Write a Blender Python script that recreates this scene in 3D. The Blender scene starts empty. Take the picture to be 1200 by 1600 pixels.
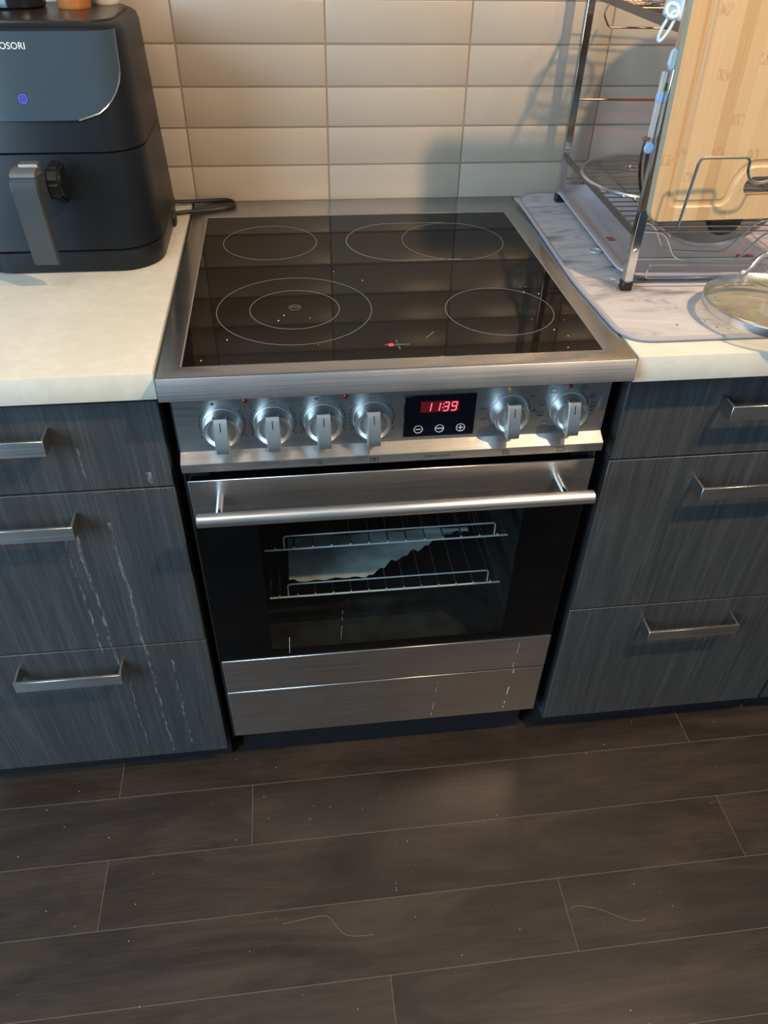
import bpy, bmesh, math, random
from mathutils import Vector, Matrix, Euler
random.seed(7)
PI = math.pi
SC = bpy.context.scene
COL = SC.collection

# ------------------------------------------------------------------ camera
AX, AY, AZ = -0.6967, -0.0248, -0.1352
FPX = 1165.5
_R = Matrix.Rotation(AZ, 3, 'Z') @ Matrix.Rotation(AX, 3, 'X') @ Matrix.Rotation(AY, 3, 'Y')
cam = bpy.data.cameras.new('camera')
cam.sensor_fit = 'VERTICAL'; cam.sensor_height = 24.0; cam.sensor_width = 18.0
cam.lens = FPX * 24.0 / 1600.0
cam.clip_start = 0.02
cam_o = bpy.data.objects.new('camera', cam); COL.objects.link(cam_o)
_m = Matrix((_R.col[0], _R.col[2], -_R.col[1])).transposed().to_4x4()
_m.translation = Vector((-0.1308, -0.8097, 1.3635))
cam_o.matrix_world = _m
SC.camera = cam_o

# ------------------------------------------------------------------ light
W = bpy.data.worlds.new('room_light'); SC.world = W; W.use_nodes = True
W.node_tree.nodes['Background'].inputs[0].default_value = (0.52, 0.77, 1.0, 1)
W.node_tree.nodes['Background'].inputs[1].default_value = 0.27

def lamp(name, kind, loc, energy, color, size, target=None, spot=None):
    l = bpy.data.lights.new(name, kind); l.energy = energy; l.color = color
    if kind == 'AREA':
        l.shape = 'RECTANGLE'; l.size, l.size_y = size
    else:
        l.shadow_soft_size = size
    if kind == 'SPOT':
        l.spot_size = spot; l.spot_blend = 0.6
    o = bpy.data.objects.new(name, l); COL.objects.link(o); o.location = loc
    if target is not None:
        o.rotation_euler = (Vector(target) - Vector(loc)).to_track_quat('-Z', 'Y').to_euler()
    return o
lamp('ceiling_and_fill_spot', 'SPOT', (0.79, -0.80, 2.40), 132, (1.0, 0.68, 0.39), 0.035, (0.35, 0.25, 0.6), math.radians(110))
lamp('ceiling_and_fill_spot', 'SPOT', (1.18, -0.80, 2.40), 26, (1.0, 0.69, 0.41), 0.05, (0.2, 0.3, 0.6), math.radians(120))
lamp('ceiling_and_fill_spot', 'SPOT', (-0.55, -0.75, 2.40), 20, (1.0, 0.72, 0.44), 0.12, (-0.4, 0.5, 0.8), math.radians(110))  # warm fill spot added to brighten the left side
lamp('window_daylight', 'AREA', (-2.1, -1.5, 1.7), 84, (0.53, 0.78, 1.0), (1.3, 1.5), (-0.2, 0.1, 0.7))

lamp('ceiling_bounce_fill', 'AREA', (0.0, -1.0, 2.55), 10, (0.72, 0.87, 1.0), (2.8, 2.2), (0.0, -0.999, 0.0))  # added soft light standing in for bounce from a bright ceiling

SC.view_settings.view_transform = 'Standard'
SC.view_settings.look = 'None'
SC.view_settings.gamma = 1.0
SC.view_settings.use_curve_mapping = False
SC.view_settings.exposure = 0.0

# ------------------------------------------------------------------ materials
def nn(t, kind, **kw):
    n = t.nodes.new(kind)
    for k, v in kw.items(): setattr(n, k, v)
    return n
def setin(n, key, v):
    if key in n.inputs: n.inputs[key].default_value = v
def pmat(name, base, rough=0.5, metal=0.0, **kw):
    m = bpy.data.materials.new(name); m.use_nodes = True
    b = m.node_tree.nodes['Principled BSDF']
    b.inputs['Base Color'].default_value = (*base, 1)
    b.inputs['Roughness'].default_value = rough
    b.inputs['Metallic'].default_value = metal
    for k, v in kw.items(): setin(b, k.replace('_', ' '), v)
    return m
def pos_map(t, scale, rot=(0, 0, 0)):
    g = nn(t, 'ShaderNodeNewGeometry'); mp = nn(t, 'ShaderNodeMapping')
    mp.inputs['Scale'].default_value = scale; mp.inputs['Rotation'].default_value = rot
    t.links.new(g.outputs['Position'], mp.inputs['Vector']); return mp.outputs[0]
def noise(t, vec, scale=1.0, detail=4, rough=0.5, dist=0.0):
    n = nn(t, 'ShaderNodeTexNoise'); n.inputs['Scale'].default_value = scale
    n.inputs['Detail'].default_value = detail; n.inputs['Roughness'].default_value = rough
    n.inputs['Distortion'].default_value = dist
    t.links.new(vec, n.inputs['Vector']); return n.outputs[0]
def ramp(t, fac, stops):
    r = nn(t, 'ShaderNodeValToRGB'); e = r.color_ramp.elements
    while len(e) < len(stops): e.new(0.5)
    for i, (p, c) in enumerate(stops):
        e[i].position = p; e[i].color = (*c, 1) if len(c) == 3 else c
    t.links.new(fac, r.inputs[0]); return r.outputs[0]
def mixc(t, fac, a, b, mode='MIX'):
    n = nn(t, 'ShaderNodeMix', data_type='RGBA', blend_type=mode)
    for s, v in ((0, fac), (6, a), (7, b)):
        if isinstance(v, (int, float)): n.inputs[s].default_value = v
        elif isinstance(v, tuple): n.inputs[s].default_value = (*v, 1)
        else: t.links.new(v, n.inputs[s])
    return n.outputs[2]
def math_n(t, op, a, b=None, c=None):
    n = nn(t, 'ShaderNodeMath', operation=op)
    for i, v in enumerate((a, b, c)):
        if v is None: continue
        if isinstance(v, (int, float)): n.inputs[i].default_value = v
        else: t.links.new(v, n.inputs[i])
    return n.outputs[0]
def bump(t, h, strength=0.2, dist=0.001):
    n = nn(t, 'ShaderNodeBump'); n.inputs['Strength'].default_value = strength
    n.inputs['Distance'].default_value = dist
    t.links.new(h, n.inputs['Height']); return n.outputs[0]
def BS(m): return m.node_tree.nodes['Principled BSDF']
def L(m, a, b): m.node_tree.links.new(a, BS(m).inputs[b])

def steel(name, base, rough, scale, spots=False, tan=(0, 0, 1), bk=0.12):
    m = pmat(name, base, rough, 1.0, Anisotropic=0.55); t = m.node_tree
    cv = nn(t, 'ShaderNodeCombineXYZ')
    for i in range(3): cv.inputs[i].default_value = tan[i]
    L(m, cv.outputs[0], 'Tangent')
    n = noise(t, pos_map(t, scale), 1, 3, 0.6)
    L(m, bump(t, n, bk, 0.0004), 'Normal')
    r = math_n(t, 'MULTIPLY_ADD', n, 0.16, rough - 0.08)
    sm = noise(t, pos_map(t, (9, 9, 9)), 1, 4, 0.6)
    r = math_n(t, 'MULTIPLY_ADD', sm, 0.14, r); r = math_n(t, 'SUBTRACT', r, 0.07)
    L(m, r, 'Roughness')
    c = ramp(t, n, [(0.3, tuple(x * 0.9 for x in base)), (0.7, tuple(min(1, x * 1.06) for x in base))])
    if spots:
        v = nn(t, 'ShaderNodeTexVoronoi'); v.inputs['Scale'].default_value = 55
        t.links.new(pos_map(t, (1, 1, 1)), v.inputs['Vector'])
        s = ramp(t, v.outputs['Distance'], [(0.0, (1, 1, 1)), (0.07, (0, 0, 0))])
        s2 = ramp(t, noise(t, pos_map(t, (7, 7, 7)), 1, 2), [(0.56, (0, 0, 0)), (0.66, (0.5, 0.5, 0.5))])
        f = mixc(t, 1.0, s, s2, 'MULTIPLY')
        c = mixc(t, f, c, (0.85, 0.83, 0.78))
    L(m, c, 'Base Color'); return m
STEEL_X = steel('brushed_steel_horizontal', (0.62, 0.62, 0.62), 0.40, (5, 900, 900), True)
STEEL_TOP = steel('brushed_steel_top', (0.50, 0.49, 0.48), 0.26, (3, 3, 3), False, (0, 1, 0), 0.0)
STEEL_PANEL = steel('satin_steel_panel', (0.52, 0.53, 0.53), 0.36, (5, 900, 900))
STEEL_DOOR = steel('brushed_steel_door', (0.52, 0.51, 0.50), 0.33, (5, 900, 900), True)
STEEL_TUBE = steel('satin_steel_tube', (0.66, 0.66, 0.65), 0.33, (8, 600, 600))
KNOB = pmat('satin_nickel_knob', (0.66, 0.68, 0.67), 0.40, 1.0)
NICKEL = steel('brushed_nickel_handle', (0.50, 0.50, 0.49), 0.36, (10, 700, 700))
CHROME = pmat('chrome', (0.72, 0.72, 0.72), 0.12, 1.0)
WIRE = pmat('chrome_wire', (0.70, 0.69, 0.67), 0.20, 1.0)
WIRE_BROWN = pmat('copper_brown_wire', (0.30, 0.22, 0.18), 0.4, 1.0)  # dark copper-brown wire for upper shelf, back bar and hanger
TAUPE = pmat('taupe_steel_rail', (0.17, 0.14, 0.12), 0.35, 0.6)
OVENWIRE = pmat('plated_oven_wire', (0.85, 0.85, 0.84), 0.42, 0.6)
BLACK = pmat('black_plastic', (0.010, 0.010, 0.011), 0.35)
BLACKMETAL = pmat('black_enamel', (0.010, 0.010, 0.011), 0.40)
SIDEMETAL = pmat('dark_side_metal', (0.06, 0.055, 0.05), 0.32, 0.8)
RUNG = pmat('shaded_rack_wire', (0.06, 0.06, 0.058), 0.5, 0.5)  # dimness deep inside the oven put into the wire colour
WINBLACK = pmat('black_print_border', (0.0015, 0.0015, 0.002), 0.9, 0.0, Specular_IOR_Level=0.05)
INK = pmat('printed_ink', (0.020, 0.020, 0.022), 0.5)
WHITEINK = pmat('white_print', (0.75, 0.75, 0.75), 0.5)
GREYINK = pmat('grey_print', (0.22, 0.21, 0.20), 0.4)
CERAMIC = pmat('black_ceramic_glass', (0.003, 0.0026, 0.002), 0.04, 0, IOR=1.26)
DISPLAY = pmat('black_display_glass', (0.003, 0.003, 0.006), 0.12)
THREAD = pmat('dusty_thread', (0.30, 0.27, 0.23), 0.8)
CRUMB = pmat('crumb', (0.65, 0.58, 0.48), 0.8)

def emit(name, col, st):
    m = pmat(name, (0, 0, 0), 0.5); BS(m).inputs['Emission Color'].default_value = (*col, 1)
    BS(m).inputs['Emission Strength'].default_value = st; return m
LED = emit('red_led', (1.0, 0.10, 0.16), 2.6)
LEDGLOW = emit('red_led_window', (0.30, 0.0, 0.012), 0.28)
BLUELED = emit('blue_led', (0.08, 0.08, 1.0), 2.0)
REDLENS = pmat('red_lens', (0.25, 0.008, 0.008), 0.2)
AMBER = pmat('amber_lens', (0.45, 0.22, 0.05), 0.25)
REDDOT = pmat('red_dot', (0.60, 0.07, 0.06), 0.45)

def cabinet_wood():
    m = pmat('dark_stained_oak', (0.04, 0.05, 0.055), 0.42); t = m.node_tree
    a = noise(t, pos_map(t, (520, 520, 9)), 1, 4, 0.6, 0.5)
    b = noise(t, pos_map(t, (70, 70, 2.2)), 1, 4, 0.55, 0.6)
    s = math_n(t, 'MULTIPLY_ADD', b, 0.45, math_n(t, 'MULTIPLY', a, 0.6))
    c = ramp(t, s, [(0.38, (0.032, 0.033, 0.034)), (0.54, (0.047, 0.049, 0.050)), (0.70, (0.074, 0.076, 0.077))])
    # dried drip marks running down the fronts: fixed places, pale, broken up
    g = nn(t, 'ShaderNodeNewGeometry'); sp = nn(t, 'ShaderNodeSeparateXYZ'); t.links.new(g.outputs['Position'], sp.inputs[0])
    wob = noise(t, pos_map(t, (3, 3, 14)), 1, 4, 0.6)
    brk = noise(t, pos_map(t, (160, 160, 34)), 1, 3, 0.7)
    tot = None
    for x0, w, z0, z1 in ((-0.412, 0.0022, 0.08, 0.66), (-0.480, 0.0016, 0.36, 0.64), (-0.462, 0.0024, 0.31, 0.64), (-0.375, 0.0015, 0.10, 0.35),
                          (-0.425, 0.0014, 0.74, 0.79), (-0.455, 0.0016, 0.08, 0.30), (-0.343, 0.0040, 0.725, 0.745)):
        xx = math_n(t, 'ADD', sp.outputs[0], math_n(t, 'MULTIPLY_ADD', wob, -0.016, 0.008))
        d = math_n(t, 'ABSOLUTE', math_n(t, 'SUBTRACT', xx, x0))
        k = math_n(t, 'MULTIPLY', math_n(t, 'LESS_THAN', d, w), math_n(t, 'GREATER_THAN', sp.outputs[2], z0))
        k = math_n(t, 'MULTIPLY', k, math_n(t, 'LESS_THAN', sp.outputs[2], z1))
        tot = k if tot is None else math_n(t, 'MAXIMUM', tot, k)
    tot = math_n(t, 'MULTIPLY', tot, ramp(t, brk, [(0.46, (0, 0, 0)), (0.66, (0.42, 0.42, 0.42))]))
    c = mixc(t, tot, c, (0.42, 0.43, 0.42))
    L(m, c, 'Base Color'); L(m, bump(t, a, 0.35, 0.0008), 'Normal'); return m
OAK = cabinet_wood()
CARCASS = pmat('dark_carcass_board', (0.030, 0.036, 0.045), 0.45)
PLINTH = pmat('black_plinth', (0.006, 0.007, 0.010), 0.6)

def floor_mat():
    m = pmat('dark_engineered_wood', (0.03, 0.022, 0.018), 0.36); t = m.node_tree
    oi = nn(t, 'ShaderNodeObjectInfo')
    sh = nn(t, 'ShaderNodeVectorMath', operation='ADD')
    cr = nn(t, 'ShaderNodeCombineXYZ'); t.links.new(math_n(t, 'MULTIPLY', oi.outputs['Random'], 30), cr.inputs[0])
    g = nn(t, 'ShaderNodeNewGeometry'); t.links.new(g.outputs['Position'], sh.inputs[0]); t.links.new(cr.outputs[0], sh.inputs[1])
    def mp(s):
        n = nn(t, 'ShaderNodeMapping'); n.inputs['Scale'].default_value = s; t.links.new(sh.outputs[0], n.inputs[0]); return n.outputs[0]
    a = noise(t, mp((9, 220, 1)), 1, 5, 0.65, 0.3)
    b = noise(t, mp((3.0, 11, 1)), 1, 5, 0.62, 0.8)
    s = math_n(t, 'MULTIPLY_ADD', a, 0.35, math_n(t, 'MULTIPLY', b, 0.75))
    s = math_n(t, 'MULTIPLY_ADD', oi.outputs['Random'], 0.10, s)
    c = ramp(t, s, [(0.38, (0.0150, 0.0112, 0.0088)), (0.56, (0.027, 0.0190, 0.0140)), (0.76, (0.052, 0.0350, 0.0235))])
    L(m, c, 'Base Color'); L(m, bump(t, a, 0.10, 0.0005), 'Normal')
    r = math_n(t, 'MULTIPLY_ADD', b, 0.25, 0.26); L(m, r, 'Roughness'); return m
FLOOR = floor_mat()
SEAM = pmat('plank_seam', (0.17, 0.13, 0.10), 0.8)

def tile_mat():
    m = pmat('beige_glazed_tile', (0.5, 0.42, 0.33), 0.36); t = m.node_tree
    oi = nn(t, 'ShaderNodeObjectInfo')
    n = noise(t, pos_map(t, (7, 7, 7)), 1, 3, 0.5)
    s = math_n(t, 'MULTIPLY_ADD', oi.outputs['Random'], 0.35, math_n(t, 'MULTIPLY', n, 0.7))
    c = ramp(t, s, [(0.25, (0.36, 0.305, 0.243)), (0.75, (0.40, 0.344, 0.276))])
    v = nn(t, 'ShaderNodeTexVoronoi'); v.inputs['Scale'].default_value = 34; t.links.new(pos_map(t, (1, 1, 1)), v.inputs['Vector'])
    f = mixc(t, 1.0, ramp(t, v.outputs['Distance'], [(0.0, (0.7, 0.7, 0.7)), (0.06, (0, 0, 0))]), ramp(t, noise(t, pos_map(t, (11, 11, 11)), 1, 2), [(0.60, (0, 0, 0)), (0.66, (1, 1, 1))]), 'MULTIPLY')
    c = mixc(t, f, c, (0.20, 0.13, 0.09))
    L(m, c, 'Base Color'); L(m, bump(t, noise(t, pos_map(t, (14, 14, 14)), 1, 2), 0.05, 0.002), 'Normal'); return m
TILE = tile_mat()
GROUT = pmat('grout', (0.23, 0.18, 0.135), 0.9)

def stone():
    m = pmat('cream_quartz', (0.66, 0.60, 0.48), 0.30); t = m.node_tree
    a = noise(t, pos_map(t, (60, 90, 60)), 1, 4, 0.6)
    b = noise(t, pos_map(t, (9, 9, 9)), 1, 4, 0.6)
    s = math_n(t, 'MULTIPLY_ADD', a, 0.5, math_n(t, 'MULTIPLY', b, 0.5))
    c = ramp(t, s, [(0.36, (0.59, 0.55, 0.45)), (0.50, (0.63, 0.59, 0.49)), (0.66, (0.69, 0.65, 0.55))])
    L(m, c, 'Base Color'); return m
STONE = stone()
def marble_mat():
    m = pmat('marble_print_mat', (0.7, 0.68, 0.66), 0.8); t = m.node_tree
    a = noise(t, pos_map(t, (7, 17, 7), (0, 0, 0.25)), 1, 7, 0.66, 1.4)
    c = ramp(t, a, [(0.34, (0.20, 0.19, 0.20)), (0.42, (0.36, 0.34, 0.345)), (0.49, (0.47, 0.455, 0.465)), (0.7, (0.54, 0.525, 0.535))])
    L(m, c, 'Base Color'); L(m, bump(t, noise(t, pos_map(t, (400, 400, 400)), 1, 2), 0.2, 0.0006), 'Normal'); return m
MARBLE = marble_mat()
BINDING = pmat('grey_fabric_binding', (0.34, 0.32, 0.33), 0.8)
def bamboo_mat():
    m = pmat('bamboo', (0.7, 0.5, 0.27), 0.42); t = m.node_tree
    tc = nn(t, 'ShaderNodeTexCoord')
    def mp(s, off=(0, 0, 0)):
        n = nn(t, 'ShaderNodeMapping'); n.inputs['Scale'].default_value = s; n.inputs['Location'].default_value = off
        t.links.new(tc.outputs['Object'], n.inputs[0]); return n.outputs[0]
    sp = nn(t, 'ShaderNodeSeparateXYZ'); t.links.new(tc.outputs['Object'], sp.inputs[0])
    lane = math_n(t, 'FLOOR', math_n(t, 'MULTIPLY', sp.outputs[0], 62))
    wn = nn(t, 'ShaderNodeTexWhiteNoise', noise_dimensions='1D'); t.links.new(lane, wn.inputs['W'])
    fib = noise(t, mp((520, 60, 9)), 1, 4, 0.6)
    s = math_n(t, 'MULTIPLY_ADD', wn.outputs[0], 0.40, math_n(t, 'MULTIPLY', fib, 0.70))
    c = ramp(t, s, [(0.2, (0.41, 0.25, 0.115)), (0.55, (0.49, 0.33, 0.17)), (0.85, (0.54, 0.39, 0.225))])
    # nodes of the canes: short darker bands at a different height in every strip
    zz = math_n(t, 'ADD', math_n(t, 'MULTIPLY', sp.outputs[2], 5.5), math_n(t, 'MULTIPLY', wn.outputs[0], 7.0))
    d = math_n(t, 'ABSOLUTE', math_n(t, 'SUBTRACT', math_n(t, 'FRACT', zz), 0.5))
    k = math_n(t, 'MULTIPLY', math_n(t, 'LESS_THAN', d, 0.035), ramp(t, noise(t, mp((260, 60, 120)), 1, 3), [(0.45, (0, 0, 0)), (0.62, (0.6, 0.6, 0.6))]))
    c = mixc(t, k, c, (0.36, 0.17, 0.065))
    L(m, c, 'Base Color'); return m
BAMBOO = bamboo_mat()
BOARDSHADE = pmat('bamboo_shaded_side', (0.42, 0.38, 0.28), 0.55)  # cool shade on the board's left face put into its colour

def glassy(name, tint, fac_clear, rough=0.03, fres=1.5, alpha_col=None):
    m = bpy.data.materials.new(name); m.use_nodes = True; t = m.node_tree; t.nodes.clear()
    o = nn(t, 'ShaderNodeOutputMaterial'); tr = nn(t, 'ShaderNodeBsdfTransparent'); tr.inputs[0].default_value = (*tint, 1)
    gl = nn(t, 'ShaderNodeBsdfGlossy'); gl.inputs['Roughness'].default_value = rough
    fr = nn(t, 'ShaderNodeFresnel'); fr.inputs[0].default_value = fres
    ge = nn(t, 'ShaderNodeNewGeometry')   # same reflectance from both sides of a thin sheet
    mxi = math_n(t, 'MULTIPLY_ADD', ge.outputs['Backfacing'], 1 / fres - fres, fres); t.links.new(mxi, fr.inputs[0])
    mx = nn(t, 'ShaderNodeMixShader'); t.links.new(fr.outputs[0], mx.inputs[0])
    if alpha_col:
        df = nn(t, 'ShaderNodeBsdfDiffuse'); df.inputs[0].default_value = (*alpha_col, 1)
        m2 = nn(t, 'ShaderNodeMixShader'); m2.inputs[0].default_value = 1 - fac_clear
        t.links.new(tr.outputs[0], m2.inputs[1]); t.links.new(df.outputs[0], m2.inputs[2])
        t.links.new(m2.outputs[0], mx.inputs[1])
    else:
        t.links.new(tr.outputs[0], mx.inputs[1])
    t.links.new(gl.outputs[0], mx.inputs[2]); t.links.new(mx.outputs[0], o.inputs[0]); return m
OVENGLASS = glassy('tinted_oven_glass', (0.92, 0.95, 0.95), 1.0, 0.02, 1.32)
LIDGLASS = glassy('clear_lid_glass', (0.90, 0.90, 0.84), 0.93, 0.04, 1.45, (0.55, 0.52, 0.40))
SMOKEGLASS = glassy('smoky_lid_glass', (0.72, 0.71, 0.69), 0.80, 0.06, 1.45, (0.26, 0.25, 0.23))
CLEARPLASTIC = glassy('clear_plastic', (0.86, 0.90, 0.92), 0.6, 0.1, 1.5, (0.7, 0.74, 0.76))
TRAY = pmat('grey_tray_plastic', (0.58, 0.56, 0.62), 0.25)
PALEBLUE = pmat('pale_blue_plastic', (0.50, 0.62, 0.70), 0.35)
SKYPLASTIC = pmat('blue_plastic', (0.35, 0.55, 0.78), 0.3)
PALESTICK = pmat('pale_pink_plastic', (0.60, 0.50, 0.46), 0.5)
REDPLASTIC = pmat('red_plastic', (0.42, 0.02, 0.02), 0.35)
GREENPL = pmat('green_plastic', (0.10, 0.20, 0.06), 0.4)
FRYER = pmat('matte_black_fryer', (0.007, 0.009, 0.0115), 0.36, 0.0, Specular_IOR_Level=0.3)
FRYERTOP = pmat('satin_black_lid', (0.020, 0.016, 0.014), 0.30)
FRYERSCREEN = pmat('glossy_touch_panel', (0.040, 0.060, 0.078), 0.16)  # bluish base stands in for window light reflected in the panel
FRYERHANDLE = pmat('handle_grey_plastic', (0.038, 0.046, 0.052), 0.38)
SILVERCAP = pmat('silver_cap', (0.62, 0.58, 0.54), 0.28, 0.9)
CORK = pmat('brown_spice_jar', (0.42, 0.16, 0.045), 0.25)
WHITEJAR = pmat('white_jar', (0.62, 0.60, 0.54), 0.4)
DARKJAR = pmat('dark_jar', (0.010, 0.009, 0.010), 0.15)
def enamel():
    m = pmat('oven_enamel', (0.05, 0.055, 0.055), 0.38); t = m.node_tree
    L(m, ramp(t, noise(t, pos_map(t, (20, 20, 20)), 1, 4), [(0.35, (0.010, 0.011, 0.011)), (0.7, (0.028, 0.031, 0.030))]), 'Base Color'); return m
ENAMEL = enamel()
def liner():
    m = pmat('grey_green_liner', (0.5, 0.56, 0.54), 0.6); t = m.node_tree
    L(m, ramp(t, noise(t, pos_map(t, (26, 40, 26)), 1, 5, 0.6, 0.5), [(0.3, (0.56, 0.62, 0.60)), (0.6, (0.82, 0.86, 0.84))]), 'Base Color'); return m
LINER = liner()

# ------------------------------------------------------------------ mesh helpers
def bm_new(): return bmesh.new()
def box(bm, x0, x1, y0, y1, z0, z1, bev=0.0, seg=1):
    r = bmesh.ops.create_cube(bm, size=1.0); vs = r['verts']
    for v in vs:
        v.co = Vector(((x0 + x1) / 2 + v.co.x * (x1 - x0), (y0 + y1) / 2 + v.co.y * (y1 - y0), (z0 + z1) / 2 + v.co.z * (z1 - z0)))
    if bev > 0:
        es = list({e for v in vs for e in v.link_edges})
        bmesh.ops.bevel(bm, geom=es, offset=bev, segments=seg, affect='EDGES', profile=0.5)
    return bm
def cyl(bm, p0, p1, r0, r1=None, seg=24, cap=True):
    p0, p1 = Vector(p0), Vector(p1); r1 = r0 if r1 is None else r1
    q = (p1 - p0).to_track_quat('Z', 'Y'); a = []; b = []
    for i in range(seg):
        c = Vector((math.cos(2 * PI * i / seg), math.sin(2 * PI * i / seg), 0))
        a.append(bm.verts.new(p0 + q @ (c * r0))); b.append(bm.verts.new(p1 + q @ (c * r1)))
    for i in range(seg):
        j = (i + 1) % seg; bm.faces.new((a[i], a[j], b[j], b[i]))
    if cap: bm.faces.new(a[::-1]); bm.faces.new(b)
    return bm
def lathe(bm, prof, o=(0, 0, 0), axis=(0, 0, 1), seg=40):
    """prof: (radius, height) pairs; open profile, r=0 allowed at the ends"""
    o = Vector(o); q = Vector(axis).to_track_quat('Z', 'Y'); rings = []
    for r, h in prof:
        if r < 1e-6: rings.append([bm.verts.new(o + q @ Vector((0, 0, h)))])
        else: rings.append([bm.verts.new(o + q @ Vector((r * math.cos(2 * PI * i / seg), r * math.sin(2 * PI * i / seg), h))) for i in range(seg)])
    for A, B in zip(rings, rings[1:]):
        for i in range(seg):
            j = (i + 1) % seg
            if len(A) == 1 and len(B) == 1: continue
            if len(A) == 1: bm.faces.new((A[0], B[j], B[i]))
            elif len(B) == 1: bm.faces.new((A[i], A[j], B[0]))
            else: bm.faces.new((A[i], A[j], B[j], B[i]))
    return bm
def rounded(pts, rad, n=5, closed=False):
    P = [Vector(p) for p in pts]; out = []; N = len(P)
    for i, p in enumerate(P):
        if not closed and i in (0, N - 1): out.append(p); continue
        a = P[(i - 1) % N]; b = P[(i + 1) % N]
        da, db = (a - p), (b - p); r = min(rad, da.length * 0.49, db.length * 0.49)
        s = p + da.normalized() * r; e = p + db.normalized() * r
        for k in range(n + 1):
            u = k / n; out.append(s * (1 - u) ** 2 + p * 2 * u * (1 - u) + e * u * u)
    return out
def tube(bm, pts, r, seg=8, closed=False, squash=None):
    P = [Vector(p) for p in pts]; N = len(P); rings = []; up = None
    for i in range(N):
        if closed: d = (P[(i + 1) % N] - P[i - 1])
        elif i == 0: d = P[1] - P[0]
        elif i == N - 1: d = P[-1] - P[-2]
        else: d = P[i + 1] - P[i - 1]
        d.normalize()
        if up is None: up = Vector((0, 0, 1)) if abs(d.z) < 0.9 else Vector((0, 1, 0))
        up = (up - d * up.dot(d)); 
        if up.length < 1e-5: up = d.orthogonal()
        up.normalize(); s = d.cross(up)
        rings.append([bm.verts.new(P[i] + (s * math.cos(2 * PI * k / seg) + up * math.sin(2 * PI * k / seg)) * r) for k in range(seg)])
    M = N if closed else N - 1
    for i in range(M):
        A, B = rings[i], rings[(i + 1) % N]
        for k in range(seg): bm.faces.new((A[k], A[(k + 1) % seg], B[(k + 1) % seg], B[k]))
    if not closed: bm.faces.new(rings[0][::-1]); bm.faces.new(rings[-1])
    return bm
def prism(bm, poly, vec):
    """closed polygon (3d points) extruded by vec"""
    vec = Vector(vec); a = [bm.verts.new(Vector(p)) for p in poly]; b = [bm.verts.new(Vector(p) + vec) for p in poly]
    n = len(poly)
    for i in range(n):
        j = (i + 1) % n; bm.faces.new((a[i], a[j], b[j], b[i]))
    bm.faces.new(a[::-1]); bm.faces.new(b); return bm
def ringflat(bm, c, ro, ri, u=(1, 0, 0), v=(0, 1, 0), seg=72, a0=0.0, a1=2 * PI, h=0.0003):
    """thin printed line with real (tiny) thickness: an annulus sector in the u,v plane"""
    c, u, v = Vector(c), Vector(u).normalized(), Vector(v).normalized(); n = u.cross(v)
    full = abs(a1 - a0) > 2 * PI - 1e-4; cnt = seg if full else seg + 1; R_ = []
    for i in range(cnt):
        a = a0 + (a1 - a0) * i / seg; d = u * math.cos(a) + v * math.sin(a)
        R_.append([bm.verts.new(c + d * ri), bm.verts.new(c + d * ro), bm.verts.new(c + d * ro + n * h), bm.verts.new(c + d * ri + n * h)])
    for i in range(cnt if full else cnt - 1):
        A, B = R_[i], R_[(i + 1) % cnt]
        for k in range(4): bm.faces.new((A[k], A[(k + 1) % 4], B[(k + 1) % 4], B[k]))
    return bm
def finish(bm, smooth=40):
    bmesh.ops.recalc_face_normals(bm, faces=bm.faces)
    for f in bm.faces: f.smooth = True
    for e in bm.edges:
        if len(e.link_faces) == 2 and e.calc_face_angle(0) > math.radians(smooth): e.smooth = False
ORG = Vector((0, 0, 0))
def obj(name, bm, mat, parent=None, label=None, cat=None, group=None, kind=None, org=None, smooth=40, loc=None):
    """bm in world space (or in the thing's own space when loc is given)"""
    o_ = ORG if org is None else Vector(org)
    if parent is None and loc is None and org is None:
        xs = [v.co for v in bm.verts]
        o_ = Vector(((min(v.x for v in xs) + max(v.x for v in xs)) / 2, (min(v.y for v in xs) + max(v.y for v in xs)) / 2, min(v.z for v in xs)))
    if loc is None: bmesh.ops.translate(bm, verts=bm.verts, vec=-o_)
    finish(bm, smooth)
    me = bpy.data.meshes.new(name); bm.to_mesh(me); bm.free(); me.materials.append(mat)
    o = bpy.data.objects.new(name, me); COL.objects.link(o)
    if parent is not None: o.parent = parent
    if loc is not None: o.location = loc
    elif parent is None: o.location = o_
    tag(o, label, cat, group, kind); return o
def tag(o, label=None, cat=None, group=None, kind=None):
    for k, v in (('label', label), ('category', cat), ('group', group), ('kind', kind)):
        if v: o[k] = v
    return o
def thing(name, label, cat, loc=(0, 0, 0), rz=0.0, group=None):
    global ORG
    o = bpy.data.objects.new(name, None); COL.objects.link(o); o.empty_display_size = 0.05
    o.location = loc; o.rotation_euler = (0, 0, rz); ORG = Vector(loc)
    return tag(o, label, cat, group)
def text_mesh(bm, s, size, origin, u, v, h=0.0003, align='CENTER', shear=0.0):
    """letters as thin solid shapes in the u,v plane, added to bm"""
    cu = bpy.data.curves.new('lettering', 'FONT'); cu.body = s; cu.size = size; cu.align_x = align; cu.align_y = 'CENTER'
    cu.extrude = h / 2; cu.shear = shear; cu.resolution_u = 3
    to = bpy.data.objects.new('lettering', cu); COL.objects.link(to)
    dg = bpy.context.evaluated_depsgraph_get(); me = bpy.data.meshes.new_from_object(to.evaluated_get(dg))
    bpy.data.objects.remove(to); bpy.data.curves.remove(cu)
    u, v = Vector(u).normalized(), Vector(v).normalized(); n = u.cross(v)
    M = Matrix((u, v, n)).transposed().to_4x4(); M.translation = Vector(origin)
    me.transform(M); bm.from_mesh(me); bpy.data.meshes.remove(me); return bm
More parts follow.
